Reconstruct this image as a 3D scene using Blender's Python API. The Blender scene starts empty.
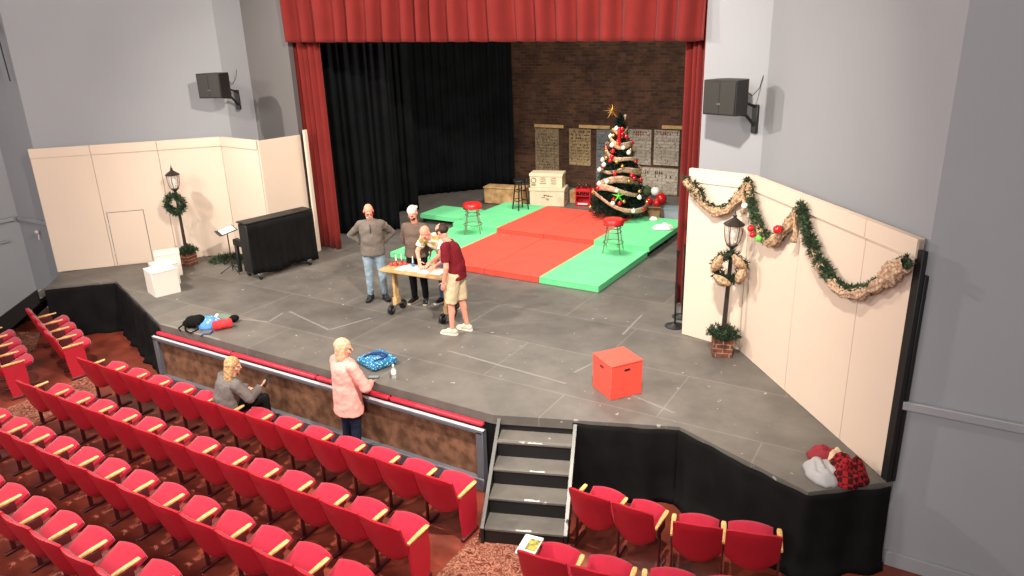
import bpy, bmesh, math, random
from mathutils import Vector, Matrix, Euler, noise
random.seed(7)
PI=math.pi
SC=bpy.context.scene
COL=SC.collection
H=4.35            # camera height above the stage deck (deck is z=0, auditorium floor z=FL)
FL=-1.0
# ------------------------------------------------------------------ materials
def srgb(r,g,b):
    f=lambda c:(c/12.92 if c<=.04045 else ((c+.055)/1.055)**2.4)
    return (f(r/255),f(g/255),f(b/255),1)
MATS={}
def mat(name,rgb,rough=.6,metal=0,var=.12,scale=6,bump=0,bscale=40,rgb2=None,spec=.5,coat=0,sheen=0,alpha=None,trans=0):
    if name in MATS: return MATS[name]
    m=bpy.data.materials.new(name); m.use_nodes=True
    nt=m.node_tree; N=nt.nodes; L=nt.links
    b=N['Principled BSDF']
    b.inputs['Roughness'].default_value=rough; b.inputs['Metallic'].default_value=metal
    b.inputs['Specular IOR Level'].default_value=spec
    if coat: b.inputs['Coat Weight'].default_value=coat
    if sheen: b.inputs['Sheen Weight'].default_value=sheen
    if trans: b.inputs['Transmission Weight'].default_value=trans
    c=srgb(*rgb); c2=srgb(*rgb2) if rgb2 else tuple(min(1,x*(1-var)) for x in c[:3])+(1,)
    tc=N.new('ShaderNodeTexCoord'); nz=N.new('ShaderNodeTexNoise')
    nz.inputs['Scale'].default_value=scale; nz.inputs['Detail'].default_value=5
    L.new(tc.outputs['Object'],nz.inputs['Vector'])
    rp=N.new('ShaderNodeValToRGB'); rp.color_ramp.elements[0].position=.35; rp.color_ramp.elements[1].position=.65
    rp.color_ramp.elements[0].color=c2; rp.color_ramp.elements[1].color=c
    L.new(nz.outputs['Fac'],rp.inputs['Fac']); L.new(rp.outputs['Color'],b.inputs['Base Color'])
    if bump:
        n2=N.new('ShaderNodeTexNoise'); n2.inputs['Scale'].default_value=bscale; n2.inputs['Detail'].default_value=4
        L.new(tc.outputs['Object'],n2.inputs['Vector'])
        bp=N.new('ShaderNodeBump'); bp.inputs['Strength'].default_value=bump; bp.inputs['Distance'].default_value=.01
        L.new(n2.outputs['Fac'],bp.inputs['Height']); L.new(bp.outputs['Normal'],b.inputs['Normal'])
    MATS[name]=m
    return m
def nodes_of(m): return m.node_tree.nodes, m.node_tree.links, m.node_tree.nodes['Principled BSDF']

def mat_deck():
    m=mat('deck_paint',(96,93,89),.5,var=.1,scale=.9,spec=.35); N,L,b=nodes_of(m)
    tc=N.new('ShaderNodeTexCoord')
    mp=N.new('ShaderNodeMapping'); L.new(tc.outputs['Object'],mp.inputs['Vector']); mp.inputs['Location'].default_value=(.7,.35,0)
    br=N.new('ShaderNodeTexBrick'); br.offset=.5; br.inputs['Scale'].default_value=1
    br.inputs['Brick Width'].default_value=2.44; br.inputs['Row Height'].default_value=1.22
    br.inputs['Mortar Size'].default_value=.014; br.inputs['Mortar Smooth'].default_value=.8
    br.inputs['Color1'].default_value=srgb(106,101,95); br.inputs['Color2'].default_value=srgb(97,93,88); br.inputs['Mortar'].default_value=srgb(124,119,112)
    L.new(mp.outputs[0],br.inputs['Vector'])
    n1=N.new('ShaderNodeTexNoise'); n1.inputs['Scale'].default_value=1.3; n1.inputs['Detail'].default_value=8; n1.inputs['Roughness'].default_value=.65
    L.new(tc.outputs['Object'],n1.inputs['Vector'])
    r1=N.new('ShaderNodeValToRGB'); r1.color_ramp.elements[0].position=.3; r1.color_ramp.elements[1].position=.75
    r1.color_ramp.elements[0].color=(.66,.66,.66,1); r1.color_ramp.elements[1].color=(1.28,1.26,1.23,1)
    L.new(n1.outputs['Fac'],r1.inputs['Fac'])
    mx=N.new('ShaderNodeMixRGB'); mx.blend_type='MULTIPLY'; mx.inputs['Fac'].default_value=1
    L.new(br.outputs['Color'],mx.inputs['Color1']); L.new(r1.outputs['Color'],mx.inputs['Color2'])
    # pale paint flecks
    n2=N.new('ShaderNodeTexNoise'); n2.inputs['Scale'].default_value=9; n2.inputs['Detail'].default_value=3
    L.new(tc.outputs['Object'],n2.inputs['Vector'])
    r2=N.new('ShaderNodeValToRGB'); r2.color_ramp.elements[0].position=.70; r2.color_ramp.elements[1].position=.73
    r2.color_ramp.elements[0].color=(0,0,0,1); r2.color_ramp.elements[1].color=(1,1,1,1)
    L.new(n2.outputs['Fac'],r2.inputs['Fac'])
    m2=N.new('ShaderNodeMixRGB'); m2.inputs['Color2'].default_value=srgb(165,160,152)
    L.new(r2.outputs['Color'],m2.inputs['Fac']); L.new(mx.outputs[0],m2.inputs['Color1'])
    L.new(m2.outputs[0],b.inputs['Base Color'])
    return m
def mat_brick(name,c1,c2,mort,scale=1,worn=None,ws=3.,wp=(.45,.6)):
    m=mat(name,c1,.85,spec=.2); N,L,b=nodes_of(m)
    tc=N.new('ShaderNodeTexCoord'); sp=N.new('ShaderNodeSeparateXYZ'); cb=N.new('ShaderNodeCombineXYZ')
    L.new(tc.outputs['Object'],sp.inputs[0]); L.new(sp.outputs['X'],cb.inputs['X']); L.new(sp.outputs['Z'],cb.inputs['Y'])
    br=N.new('ShaderNodeTexBrick'); br.inputs['Scale'].default_value=scale; br.inputs['Brick Width'].default_value=.24; br.inputs['Row Height'].default_value=.085
    br.inputs['Mortar Size'].default_value=.009; br.inputs['Bias'].default_value=-.1
    br.inputs['Color1'].default_value=srgb(*c1); br.inputs['Color2'].default_value=srgb(*c2); br.inputs['Mortar'].default_value=srgb(*mort)
    L.new(cb.outputs[0],br.inputs['Vector'])
    nz=N.new('ShaderNodeTexNoise'); nz.inputs['Scale'].default_value=ws; nz.inputs['Detail'].default_value=9; nz.inputs['Roughness'].default_value=.7
    L.new(tc.outputs['Object'],nz.inputs['Vector'])
    rp=N.new('ShaderNodeValToRGB'); rp.color_ramp.elements[0].position=wp[0]; rp.color_ramp.elements[1].position=wp[1]
    L.new(nz.outputs['Fac'],rp.inputs['Fac'])
    mx=N.new('ShaderNodeMixRGB'); L.new(rp.outputs['Color'],mx.inputs['Fac']); L.new(br.outputs['Color'],mx.inputs['Color1'])
    mx.inputs['Color2'].default_value=srgb(*(worn or c2))
    L.new(mx.outputs[0],b.inputs['Base Color'])
    bp=N.new('ShaderNodeBump'); bp.inputs['Strength'].default_value=.6; bp.inputs['Distance'].default_value=.01
    L.new(br.outputs['Fac'],bp.inputs['Height']); bp.invert=True; L.new(bp.outputs['Normal'],b.inputs['Normal'])
    return m
def mat_carpet():
    m=mat('aisle_carpet',(120,70,55),.95,spec=.1); N,L,b=nodes_of(m)
    tc=N.new('ShaderNodeTexCoord')
    v=N.new('ShaderNodeTexNoise'); v.inputs['Scale'].default_value=13; v.inputs['Detail'].default_value=2.5; v.inputs['Distortion'].default_value=1.6
    L.new(tc.outputs['Object'],v.inputs['Vector'])
    r=N.new('ShaderNodeValToRGB'); E=r.color_ramp.elements
    E[0].position=.30; E[0].color=srgb(70,32,25); E[1].position=.72; E[1].color=srgb(96,66,44)
    for p,c in ((.42,(116,62,50)),(.49,(134,78,62)),(.55,(178,126,104)),(.61,(112,62,50))):
        e=E.new(p); e.color=srgb(*c)
    L.new(v.outputs['Fac'],r.inputs['Fac']); L.new(r.outputs['Color'],b.inputs['Base Color'])
    return m
def mat_plaid(name,c1,c2,s=9):
    m=mat(name,c1,.9,spec=.1); N,L,b=nodes_of(m)
    tc=N.new('ShaderNodeTexCoord'); ck=N.new('ShaderNodeTexChecker'); ck.inputs['Scale'].default_value=s
    L.new(tc.outputs['Object'],ck.inputs['Vector']); ck.inputs['Color1'].default_value=srgb(*c1); ck.inputs['Color2'].default_value=srgb(*c2)
    L.new(ck.outputs['Color'],b.inputs['Base Color']); return m
def mat_spots(name,c1,c2,scale=14,thr=.28):
    m=mat(name,c1,.8,spec=.2); N,L,b=nodes_of(m)
    tc=N.new('ShaderNodeTexCoord'); v=N.new('ShaderNodeTexVoronoi'); v.inputs['Scale'].default_value=scale
    L.new(tc.outputs['Object'],v.inputs['Vector'])
    r=N.new('ShaderNodeValToRGB'); r.color_ramp.interpolation='CONSTANT'; r.color_ramp.elements[0].color=srgb(*c2); r.color_ramp.elements[1].position=thr; r.color_ramp.elements[1].color=srgb(*c1)
    L.new(v.outputs['Distance'],r.inputs['Fac']); L.new(r.outputs['Color'],b.inputs['Base Color']); return m
def mat_glass(name,rgb,alpha):
    m=mat(name,rgb,.08,var=.05,spec=.6); N,L,b=nodes_of(m); b.inputs['Alpha'].default_value=alpha; return m

M={}
M['wall']=mat('wall_grey_paint',(150,150,153),.8,var=.05,scale=.7,spec=.25,bump=.05,bscale=60)
M['wall_dark']=mat('wall_darker_grey',(106,102,101),.8,var=.05,scale=.7,spec=.25)  # darker grey tone, given to the left proscenium wall alone
M['trim']=mat('trim_grey_paint',(150,150,152),.5,var=.05,spec=.4)
M['deck']=mat_deck()
M['black_cloth']=mat('black_cloth',(24,23,23),.95,var=.35,scale=3,spec=.1)
M['black_drape']=mat('black_drape',(19,20,22),.95,var=.4,scale=2,spec=.08)
M['black_paint']=mat('black_paint',(26,25,25),.5,var=.2,spec=.4)
M['red_velour']=mat('red_velour',(116,38,35),.9,var=.14,scale=2,spec=.08,sheen=.06)
M['cream']=mat('cream_flat_paint',(214,193,174),.75,var=.035,scale=1.2,spec=.2)
M['white']=mat('white_box_paint',(222,212,200),.6,var=.03,spec=.3)
M['redfloor']=mat('red_concrete',(138,62,44),.4,var=.4,scale=2.2,rgb2=(92,38,28),spec=.45)
M['carpet']=mat_carpet()
M['brick']=mat_brick('old_brick',(92,62,46),(60,40,31),(84,68,56),worn=(44,31,25),ws=2.2,wp=(.42,.72))
M['pit']=mat('pit_brown_panel',(130,92,70),.75,rgb2=(88,60,44),scale=7,bump=.3,bscale=25,spec=.2)
M['pit_trim']=mat('pit_grey_trim',(92,92,98),.5,var=.1)
M['pit_white']=mat('pit_pale_cap',(188,182,184),.5,var=.06)
M['rail_red']=mat('rail_red_vinyl',(190,36,56),.45,var=.08)
M['seat_red']=mat('seat_red_cloth',(172,22,50),.8,var=.1,scale=9,spec=.2,sheen=.25)
M['seat_shell']=mat('seat_red_shell',(176,26,42),.5,var=.1,scale=4,spec=.35)
M['seat_metal']=mat('seat_red_metal',(84,28,30),.5,var=.1)
M['seat_panel']=mat('seat_end_panel',(186,32,48),.6,var=.08,spec=.3)
M['wood']=mat('light_wood',(226,182,118),.45,rgb2=(200,150,88),scale=14,spec=.4)
M['green_top']=mat('platform_green',(112,212,146),.75,var=.12,scale=2.5,spec=.2)
M['red_top']=mat('platform_red',(222,84,68),.75,var=.1,scale=2.5,spec=.2)
M['gold']=mat('gold_trim',(214,178,120),.5,var=.1)
M['ply']=mat('plywood',(196,160,108),.6,rgb2=(172,134,86),scale=8)
M['red_box']=mat('red_box_paint',(240,84,68),.5,var=.05,spec=.3)
M['chrome']=mat('chrome_tube',(205,200,195),.2,1,var=.05)
M['stool_red']=mat('stool_red_vinyl',(214,42,40),.35,var=.06,coat=.3)
M['fir']=mat('fir_green',(40,58,38),.8,rgb2=(24,36,24),scale=20,spec=.2)
M['fir2']=mat('fir_green_light',(72,88,60),.8,rgb2=(44,58,40),scale=20,spec=.2)
M['tree']=mat('tree_dark_green',(26,44,32),.85,rgb2=(14,26,20),scale=15,spec=.15)
M['burlap']=mat('burlap_ribbon',(196,166,132),.9,rgb2=(128,96,72),scale=34,spec=.1)
M['burlap2']=mat('striped_ribbon',(206,180,150),.9,rgb2=(146,104,84),scale=40,spec=.1)
M['orn_red']=mat('ornament_red',(190,24,30),.18,var=.05,coat=.5)
M['orn_white']=mat('ornament_white',(240,236,228),.3,var=.03)
M['orn_gold']=mat('ornament_gold',(206,160,84),.25,.7,var=.05)
M['orn_green']=mat('ornament_green',(90,200,60),.35,var=.05)
M['lamp_black']=mat('lamp_bronze_black',(44,36,32),.45,var=.2)
M['lamp_glass']=mat_glass('lamp_frosted_glass',(225,215,200),.35)
M['bulb']=mat('bulb_white',(245,240,228),.4,var=.02)
M['brickbox']=mat_brick('planter_brick',(120,66,50),(92,52,42),(150,130,112),scale=1.3,worn=(70,46,38),ws=12,wp=(.5,.7))
M['grey_metal']=mat('grey_metal',(104,102,99),.4,.6,var=.1)
M['speaker']=mat('speaker_black',(30,28,26),.55,var=.15,scale=10)
M['grille']=mat('speaker_grille',(42,39,35),.7,var=.3,scale=120)
M['paper']=mat('white_paper',(236,232,224),.7,var=.03)
M['skin']=mat('skin_light',(222,160,132),.55,var=.06,scale=8,spec=.3)
M['skin_pink']=mat('skin_pink',(224,150,126),.55,var=.06,scale=8,spec=.3)
M['eye']=mat('eye_dark',(40,30,26),.2,var=.05)
M['lip']=mat('lip',(176,92,82),.5,var=.05)
M['tan_wood']=mat('tan_bench_wood',(200,166,116),.7,rgb2=(160,118,72),scale=5)
M['box_cream']=mat('cream_carton',(222,204,172),.75,var=.06,scale=4)
M['ink']=mat('dark_ink',(62,50,44),.8,var=.1)
M['ink_red']=mat('red_ink',(120,52,44),.8,var=.1)
M['crate_red']=mat('red_plastic_crate',(196,26,34),.4,var=.06)
M['bottle_dark']=mat('dark_bottle_glass',(60,30,24),.15,var=.1,coat=.4)
M['worn_white']=mat('worn_white_tape',(214,208,198),.7,var=.15,scale=20)
M['tape']=mat('faded_white_tape',(130,125,118),.8,var=.15,scale=8)
M['tealdark']=mat('dark_teal_paint',(34,52,58),.7,var=.2)
M['bluegrey']=mat('pale_blue_panel',(120,136,140),.6,var=.1)

# ------------------------------------------------------------------ mesh builder
class MB:
    def __init__(s): s.v=[];s.f=[];s.m=[]
    def add(s,vs,fs,mi=0):
        o=len(s.v); s.v+= [Vector(v) for v in vs]; s.f+=[tuple(i+o for i in f) for f in fs]; s.m+=[mi]*len(fs); return s
    def box(s,c,d,rz=0,b=0,mi=0,rot=None,seg=1):
        R=rot if rot is not None else Matrix.Rotation(rz,3,'Z')
        bm=bmesh.new(); bmesh.ops.create_cube(bm,size=1)
        for v in bm.verts: v.co=Vector((v.co.x*d[0],v.co.y*d[1],v.co.z*d[2]))
        if b>0: bmesh.ops.bevel(bm,geom=list(bm.edges),offset=min(b,min(d)*.45),segments=seg,affect='EDGES',profile=.5)
        bm.verts.index_update(); C=Vector(c)
        s.add([R@v.co+C for v in bm.verts],[[v.index for v in f.verts] for f in bm.faces],mi); bm.free(); return s
    def ring(s,pts,mi=0,cap=True,closed=False):
        n=len(pts[0]); vs=[p for r in pts for p in r]; fs=[]
        k=len(pts)
        for i in range(k if closed else k-1):
            a=i*n;b=((i+1)%k)*n
            for j in range(n): fs.append((a+j,a+(j+1)%n,b+(j+1)%n,b+j))
        if cap and not closed:
            fs.append(tuple(reversed(range(n)))); fs.append(tuple((k-1)*n+j for j in range(n)))
        return s.add(vs,fs,mi)
    def tube(s,pts,r,n=8,mi=0,cap=True,closed=False):
        pts=[Vector(p) for p in pts]; k=len(pts); rr=r if isinstance(r,(list,tuple)) else [r]*k
        rings=[];px=None
        for i,p in enumerate(pts):
            if closed: d=pts[(i+1)%k]-pts[i-1]
            else: d=pts[min(i+1,k-1)]-pts[max(i-1,0)]
            d.normalize()
            if px is None:
                a=Vector((0,0,1)) if abs(d.z)<.9 else Vector((1,0,0)); px=d.cross(a).normalized()
            else:
                px=(px-d*px.dot(d)).normalized()
            py=d.cross(px)
            rings.append([p+(px*math.cos(2*PI*j/n)+py*math.sin(2*PI*j/n))*rr[i] for j in range(n)])
        return s.ring(rings,mi,cap,closed)
    def cyl(s,p0,p1,r0,r1=None,n=12,mi=0): return s.tube([p0,p1],[r0,r0 if r1 is None else r1],n,mi)
    def lathe(s,prof,c=(0,0,0),n=16,mi=0,rot=None):
        C=Vector(c); R=rot or Matrix.Identity(3)
        return s.ring([[C+R@Vector((r*math.cos(2*PI*j/n),r*math.sin(2*PI*j/n),z)) for j in range(n)] for r,z in prof],mi)
    def ell(s,c,r,rot=None,n=12,k=8,mi=0):
        C=Vector(c); R=rot or Matrix.Identity(3); rings=[]
        for i in range(k+1):
            t=PI*(i if 0<i<k else (0.03 if i==0 else k-.03))/k
            rings.append([C+R@Vector((r[0]*math.sin(t)*math.cos(2*PI*j/n),r[1]*math.sin(t)*math.sin(2*PI*j/n),-r[2]*math.cos(t))) for j in range(n)])
        return s.ring(rings,mi)
    def ecap(s,p0,p1,a,b,xax=(1,0,0),n=14,ends=(1,1),mi=0):
        """elliptical tapered capsule; a=(rx,ry) at p0, b at p1; ends: 1 rounded, 0 flat"""
        p0=Vector(p0);p1=Vector(p1);d=(p1-p0); L=d.length or 1e-6; d=d/L
        X=Vector(xax); X=(X-d*X.dot(d)); X=X.normalized() if X.length>1e-4 else d.orthogonal().normalized(); Y=d.cross(X)
        rings=[]
        def rg(p,rx,ry): rings.append([p+X*rx*math.cos(2*PI*j/n)+Y*ry*math.sin(2*PI*j/n) for j in range(n)])
        if ends[0]:
            for t in (85,60,35,15): t=math.radians(t); rg(p0-d*min(a)*math.sin(t),a[0]*math.cos(t),a[1]*math.cos(t))
        for t in (0,.25,.5,.75,1): rg(p0+d*L*t,a[0]+(b[0]-a[0])*t,a[1]+(b[1]-a[1])*t)
        if ends[1]:
            for t in (15,35,60,85): t=math.radians(t); rg(p1+d*min(b)*math.sin(t),b[0]*math.cos(t),b[1]*math.cos(t))
        return s.ring(rings,mi)
    def cap(s,p0,p1,r0,r1=None,n=10,ends=(1,1),mi=0):
        r1=r0 if r1 is None else r1
        return s.ecap(p0,p1,(r0,r0),(r1,r1),n=n,ends=ends,mi=mi)
    def grid(s,fn,nu,nv,mi=0,wrap=False):
        vs=[fn(i/nu,j/nv) for j in range(nv+1) for i in range(nu+(0 if wrap else 1))]; w=nu+(0 if wrap else 1)
        fs=[(j*w+i,j*w+(i+1)%w,(j+1)*w+(i+1)%w,(j+1)*w+i) for j in range(nv) for i in range(nu)]
        return s.add(vs,fs,mi)
    def prism(s,poly,z0,z1,mi=0):
        n=len(poly); vs=[(x,y,z0) for x,y in poly]+[(x,y,z1) for x,y in poly]
        fs=[tuple(reversed(range(n))),tuple(range(n,2*n))]+[(i,(i+1)%n,n+(i+1)%n,n+i) for i in range(n)]
        return s.add(vs,fs,mi)
    def spike(s,p,d,L,r,mi=0):
        d=Vector(d).normalized();a=d.orthogonal().normalized();b=d.cross(a);p=Vector(p)
        vs=[p+a*r,p-a*r*.5+b*r*.87,p-a*r*.5-b*r*.87,p+d*L]
        return s.add(vs,[(0,1,3),(1,2,3),(2,0,3),(2,1,0)],mi)
    def tuft(s,p,d,n,L,r,spread=.9,mi=0):
        d=Vector(d).normalized()
        for i in range(n):
            q=Vector((random.gauss(0,1),random.gauss(0,1),random.gauss(0,1))).normalized()
            s.spike(Vector(p)+q*L*.15,d*(1-spread*.5)+q*spread,L*random.uniform(.6,1.1),r,mi)
        return s
    def xf(s,mtx):
        s.v=[mtx@v for v in s.v]; return s
    def build(s,name,mats,parent=None,loc=None,smooth=40,rz=0,norm=True):
        me=bpy.data.meshes.new(name); me.from_pydata([tuple(v) for v in s.v],[],s.f)
        mats=mats if isinstance(mats,(list,tuple)) else [mats]
        for m in mats: me.materials.append(M[m] if isinstance(m,str) else m)
        me.polygons.foreach_set('material_index',s.m)
        if norm:
            bm=bmesh.new(); bm.from_mesh(me); bmesh.ops.recalc_face_normals(bm,faces=bm.faces); bm.to_mesh(me); bm.free()
        if smooth:
            me.polygons.foreach_set('use_smooth',[True]*len(me.polygons)); me.set_sharp_from_angle(angle=math.radians(smooth))
        me.update()
        o=bpy.data.objects.new(name,me); COL.objects.link(o)
        if parent: o.parent=parent
        if loc is not None: o.location=loc
        if rz: o.rotation_euler=(0,0,rz)
        return o
def tag(o,label=None,cat=None,group=None,kind=None):
    if label: o['label']=label
    if cat: o['category']=cat
    if group: o['group']=group
    if kind: o['kind']=kind
    return o
def struct(o): o['kind']='structure'; return o
def thing(name,label,cat,loc=(0,0,0),rz=0,group=None):
    o=bpy.data.objects.new(name,None); COL.objects.link(o); o.location=loc; o.rotation_euler=(0,0,rz); o.empty_display_size=.1
    return tag(o,label,cat,group)
def dup(root,loc,rz,label=None,group=None,cat=None):
    r=root.copy(); COL.objects.link(r); r.location=loc; r.rotation_euler=(0,0,rz)
    if label: r['label']=label
    if group: r['group']=group
    for ch in list(root.children):
        c=ch.copy(); COL.objects.link(c); c.parent=r
        for g in list(ch.children):
            d=g.copy(); COL.objects.link(d); d.parent=c
    return r
def remesh(mb,voxel,smooth=2,amp=0,freq=12,seed=0):
    """fuse overlapping volumes into one continuous surface"""
    me=bpy.data.meshes.new('tmp'); me.from_pydata([tuple(v) for v in mb.v],[],mb.f)
    bm=bmesh.new(); bm.from_mesh(me); bmesh.ops.recalc_face_normals(bm,faces=bm.faces); bm.to_mesh(me); bm.free()
    o=bpy.data.objects.new('tmp',me); COL.objects.link(o)
    md=o.modifiers.new('r','REMESH'); md.mode='VOXEL'; md.voxel_size=voxel
    if smooth:
        sm=o.modifiers.new('s','SMOOTH'); sm.factor=.5; sm.iterations=smooth
    dg=bpy.context.evaluated_depsgraph_get(); dg.update()
    nm=bpy.data.meshes.new_from_object(o.evaluated_get(dg))
    bpy.data.objects.remove(o); bpy.data.meshes.remove(me)
    out=MB(); out.v=[v.co.copy() for v in nm.vertices]
    if amp:
        for i,v in enumerate(nm.vertices):
            q=v.co*freq+Vector((seed,0,0)); out.v[i]=v.co+v.normal*amp*(noise.noise(q)+.5*noise.noise(q*2.1))
    out.f=[tuple(p.vertices) for p in nm.polygons]; out.m=[0]*len(out.f)
    bpy.data.meshes.remove(nm)
    return out
def V2(x,y,z=0): return Vector((x,y,z))

# ------------------------------------------------------------------ camera
AL=math.radians(-31.4); f_px=735.; tilt=.335; roll=-.031
def to_house(v):
    u=(math.cos(AL),math.sin(AL)); w=(-u[1],u[0])
    return Vector((v[0]*u[0]+v[1]*u[1],v[0]*w[0]+v[1]*w[1],v[2]))
fwd=Vector((0,math.cos(tilt),-math.sin(tilt))); rt=Vector((1,0,0)); up=rt.cross(fwd)
r2=rt*math.cos(roll)+up*math.sin(roll); u2=-rt*math.sin(roll)+up*math.cos(roll)
r2,u2,f2=to_house(r2),to_house(u2),to_house(fwd)
cam=bpy.data.cameras.new('camera'); co=bpy.data.objects.new('camera',cam); COL.objects.link(co)
cam.sensor_width=36; cam.sensor_fit='HORIZONTAL'; cam.lens=f_px/1024*36; cam.clip_end=200
CAM=Vector((4.3328,-6.5685,H))
co.matrix_world=Matrix(((r2.x,u2.x,-f2.x,CAM.x),(r2.y,u2.y,-f2.y,CAM.y),(r2.z,u2.z,-f2.z,CAM.z),(0,0,0,1)))
SC.camera=co
def project(p):
    d=Vector(p)-CAM; w=d.dot(f2)
    return (512+f_px*d.dot(r2)/w,288-f_px*d.dot(u2)/w) if w>.1 else (9999,9999)

# ------------------------------------------------------------------ the hall
YF=.77; YP=4.4; YB=12.6; TOP=7.0
CR=(4.25,YF); CL=(-11.1,1.0); PR=(1.92,YP); PL=(-8.66,YP); FACET=(-8.80,3.83); XL=-12.38
def wall_seg(mb,a,b,z0,z1,t=.12):
    a=Vector((a[0],a[1],0));b=Vector((b[0],b[1],0)); d=(b-a).normalized(); n=Vector((-d.y,d.x,0))*t
    mb.prism([(a.x,a.y),(b.x,b.y),((b+n).x,(b+n).y),((a+n).x,(a+n).y)],z0,z1)
def wall(name,pts,z0=FL,z1=TOP,m='wall',t=.12):
    mb=MB()
    for a,b in zip(pts[:-1],pts[1:]): wall_seg(mb,a,b,z0,z1,t)
    return struct(mb.build(name,m,smooth=0))
struct(MB().prism([(XL,-9),(9,-9),(9,1.6),(XL,1.6)],FL-.15,FL).build('floor','redfloor',smooth=0))
wall('wall_front_right',[CR,(9,YF)])
wall('wall_splay_right',[PR,CR])
wall('wall_proscenium_right',[(1.02,YP),PR])
wall('wall_front_left',[(XL,1.0),CL])
wall('wall_splay_left',[CL,FACET,PL])
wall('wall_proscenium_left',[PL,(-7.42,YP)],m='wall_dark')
wall('wall_left',[(XL,-9),(XL,1.0)])
wall('wall_header',[(-7.42,YP),(1.08,YP)],z0=5.4)
wall('wall_back',[(-13,YB),(4.3,YB)],m='brick',t=.3)
wall('wall_stage_left',[(-13,4.6),(-13,YB)],m='black_paint')
wall('wall_stage_right',[(4.3,YB),(4.3,4.6)],m='black_paint')
struct(MB().prism([(-13.2,-9),(9,-9),(9,YB+.2),(-13.2,YB+.2)],TOP,TOP+.1).build('ceiling','wall',smooth=0))
# chair rails and skirtings on the auditorium walls
mb=MB(); mb.box((6.6,YF-.03,.85),(4.72,.06,.09),b=.008); struct(mb.build('trim_rail_right','trim'))
mb=MB(); mb.box((6.65,YF-.02,-.915),(4.7,.04,.17),b=.006); struct(mb.build('baseboard_right','trim'))
mb=MB(); mb.box((-11.72,.97,.98),(1.2,.06,.09),b=.008); struct(mb.build('trim_rail_left','trim'))
mb=MB(); mb.box((XL+.03,-3.5,.98),(.06,8.8,.09),b=.008); struct(mb.build('trim_rail_side','trim'))
mb=MB(); mb.box((XL+.03,-3.6,.55),(.05,8.6,.05),b=.008); struct(mb.build('trim_lower_side','trim'))
mb=MB(); mb.lathe([(.001,0),(.035,.004),(.045,.03),(.03,.06),(.001,.07)],n=12,rot=Matrix.Rotation(PI/2,3,'X')); mb.cyl((0,.0,-.03),(0,-.02,-.16),.012,n=8)
tag(mb.build('coat_hook','pit_white',loc=(-11.62,.96,.76)),'small pale round hook on the grey wall below the left rail','wall hook')
mb=MB(); mb.tube([(0,-.03,1.6),(.02,-.03,.5),(.05,-.03,0)],.012,6); mb.cyl((.002,-.03,1.25),(.012,-.03,.85),.03,n=8)
tag(mb.build('hanging_cable','black_paint',loc=(-11.17,.92,3.75)),'thin black cable hanging down the grey wall corner at upper left','cable')

# stage deck
SP=[(-10.9,.86),(-10.22,.17),(-9.35,1.06),(-6.44,0),(0,0),(2.06,.77),(3.57,.145),(4.27,.735),(4.27,YB-.01),(-12.9,YB-.01),(-12.9,4.6),(-8.8,4.6)]
deck=struct(MB().prism(SP,-.12,0).build('stage_deck','deck',smooth=0))
def skirt(name,label,pts,amp=.05,pool=.06,seed=1,h=.995,dens=6.):
    rnd=random.Random(seed); P=[Vector((x,y,0)) for x,y in pts]
    L=[0]
    for a,b in zip(P[:-1],P[1:]): L.append(L[-1]+(b-a).length)
    tot=L[-1]; nu=int(tot*34); ph=[rnd.uniform(0,6.28) for _ in range(4)]
    def pos(s):
        for i in range(len(P)-1):
            if s<=L[i+1] or i==len(P)-2:
                t=(s-L[i])/(L[i+1]-L[i]); d=(P[i+1]-P[i]).normalized(); return P[i]+(P[i+1]-P[i])*t, Vector((d.y,-d.x,0))
    def fn(u,v):
        s=u*tot; p,n=pos(s)
        a=math.sin(s*dens*1.9+ph[0]+.8*math.sin(s*2.1))*.6+math.sin(s*dens*3.1+ph[1])*.4+math.sin(s*dens*.7+ph[2])*.5
        k=.25+.5*v; off=.012+amp*k*(a+1.2)+(pool*max(0,(v-.8)/.2)**2*(1+.5*math.sin(s*5+ph[3])))
        return p+n*off+Vector((0,0,-.03-v*(h-.03)))
    mb=MB().grid(fn,nu,14)
    o=mb.build(name,'black_cloth',smooth=80,norm=False); md=o.modifiers.new('thick','SOLIDIFY'); md.thickness=.006; md.offset=-1
    return tag(o,label,'stage skirt')
skirt('stage_skirt','black cloth skirt hanging below the left wing of the stage',[(-10.22,.17),(-9.35,1.06),(-6.44,0.0)],seed=3)
skirt('stage_skirt','black cloth skirt below the stage edge right of the steps',[(.9,.34),(2.06,.77),(3.57,.145),(4.24,.70)],seed=5)
# fascia of the straight front and dark riser behind the steps
struct(MB().box((-3.22,.03,-.5),(6.4,.04,.98)).box((.5,.22,-.5),(1.1,.03,.98),rz=math.atan2(.77,2.06)).build('trim_stage_front','black_paint',smooth=0))
# taped corner marks on the deck
def strip(mb,a,b,w=.05,z=.002,mi=0):
    a=Vector((a[0],a[1],0));b=Vector((b[0],b[1],0));d=(b-a).normalized();n=Vector((-d.y,d.x,0))*w/2
    mb.prism([tuple((a-n)[:2]),tuple((b-n)[:2]),tuple((b+n)[:2]),tuple((a+n)[:2])],.0005,.0005+z,mi)
for pts in ([(-4.95,1.40),(-3.75,1.10),(-3.50,1.80)],[(-6.33,.08),(-6.15,.62)],[(-5.0,1.3),(-4.9,.9),(-5.6,.75)],[(.42,3.0),(.38,3.9)],[(-1.6,1.3),(.4,1.15)],[(.35,1.5),(.62,2.5)],[(-6.44,.03),(-5.0,.03)],[(1.1,1.3),(1.9,1.05)]):
    mb=MB()
    for a,b in zip(pts[:-1],pts[1:]): strip(mb,a,b,.035)
    mb.build('tape_mark','tape',deck,smooth=0)

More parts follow.
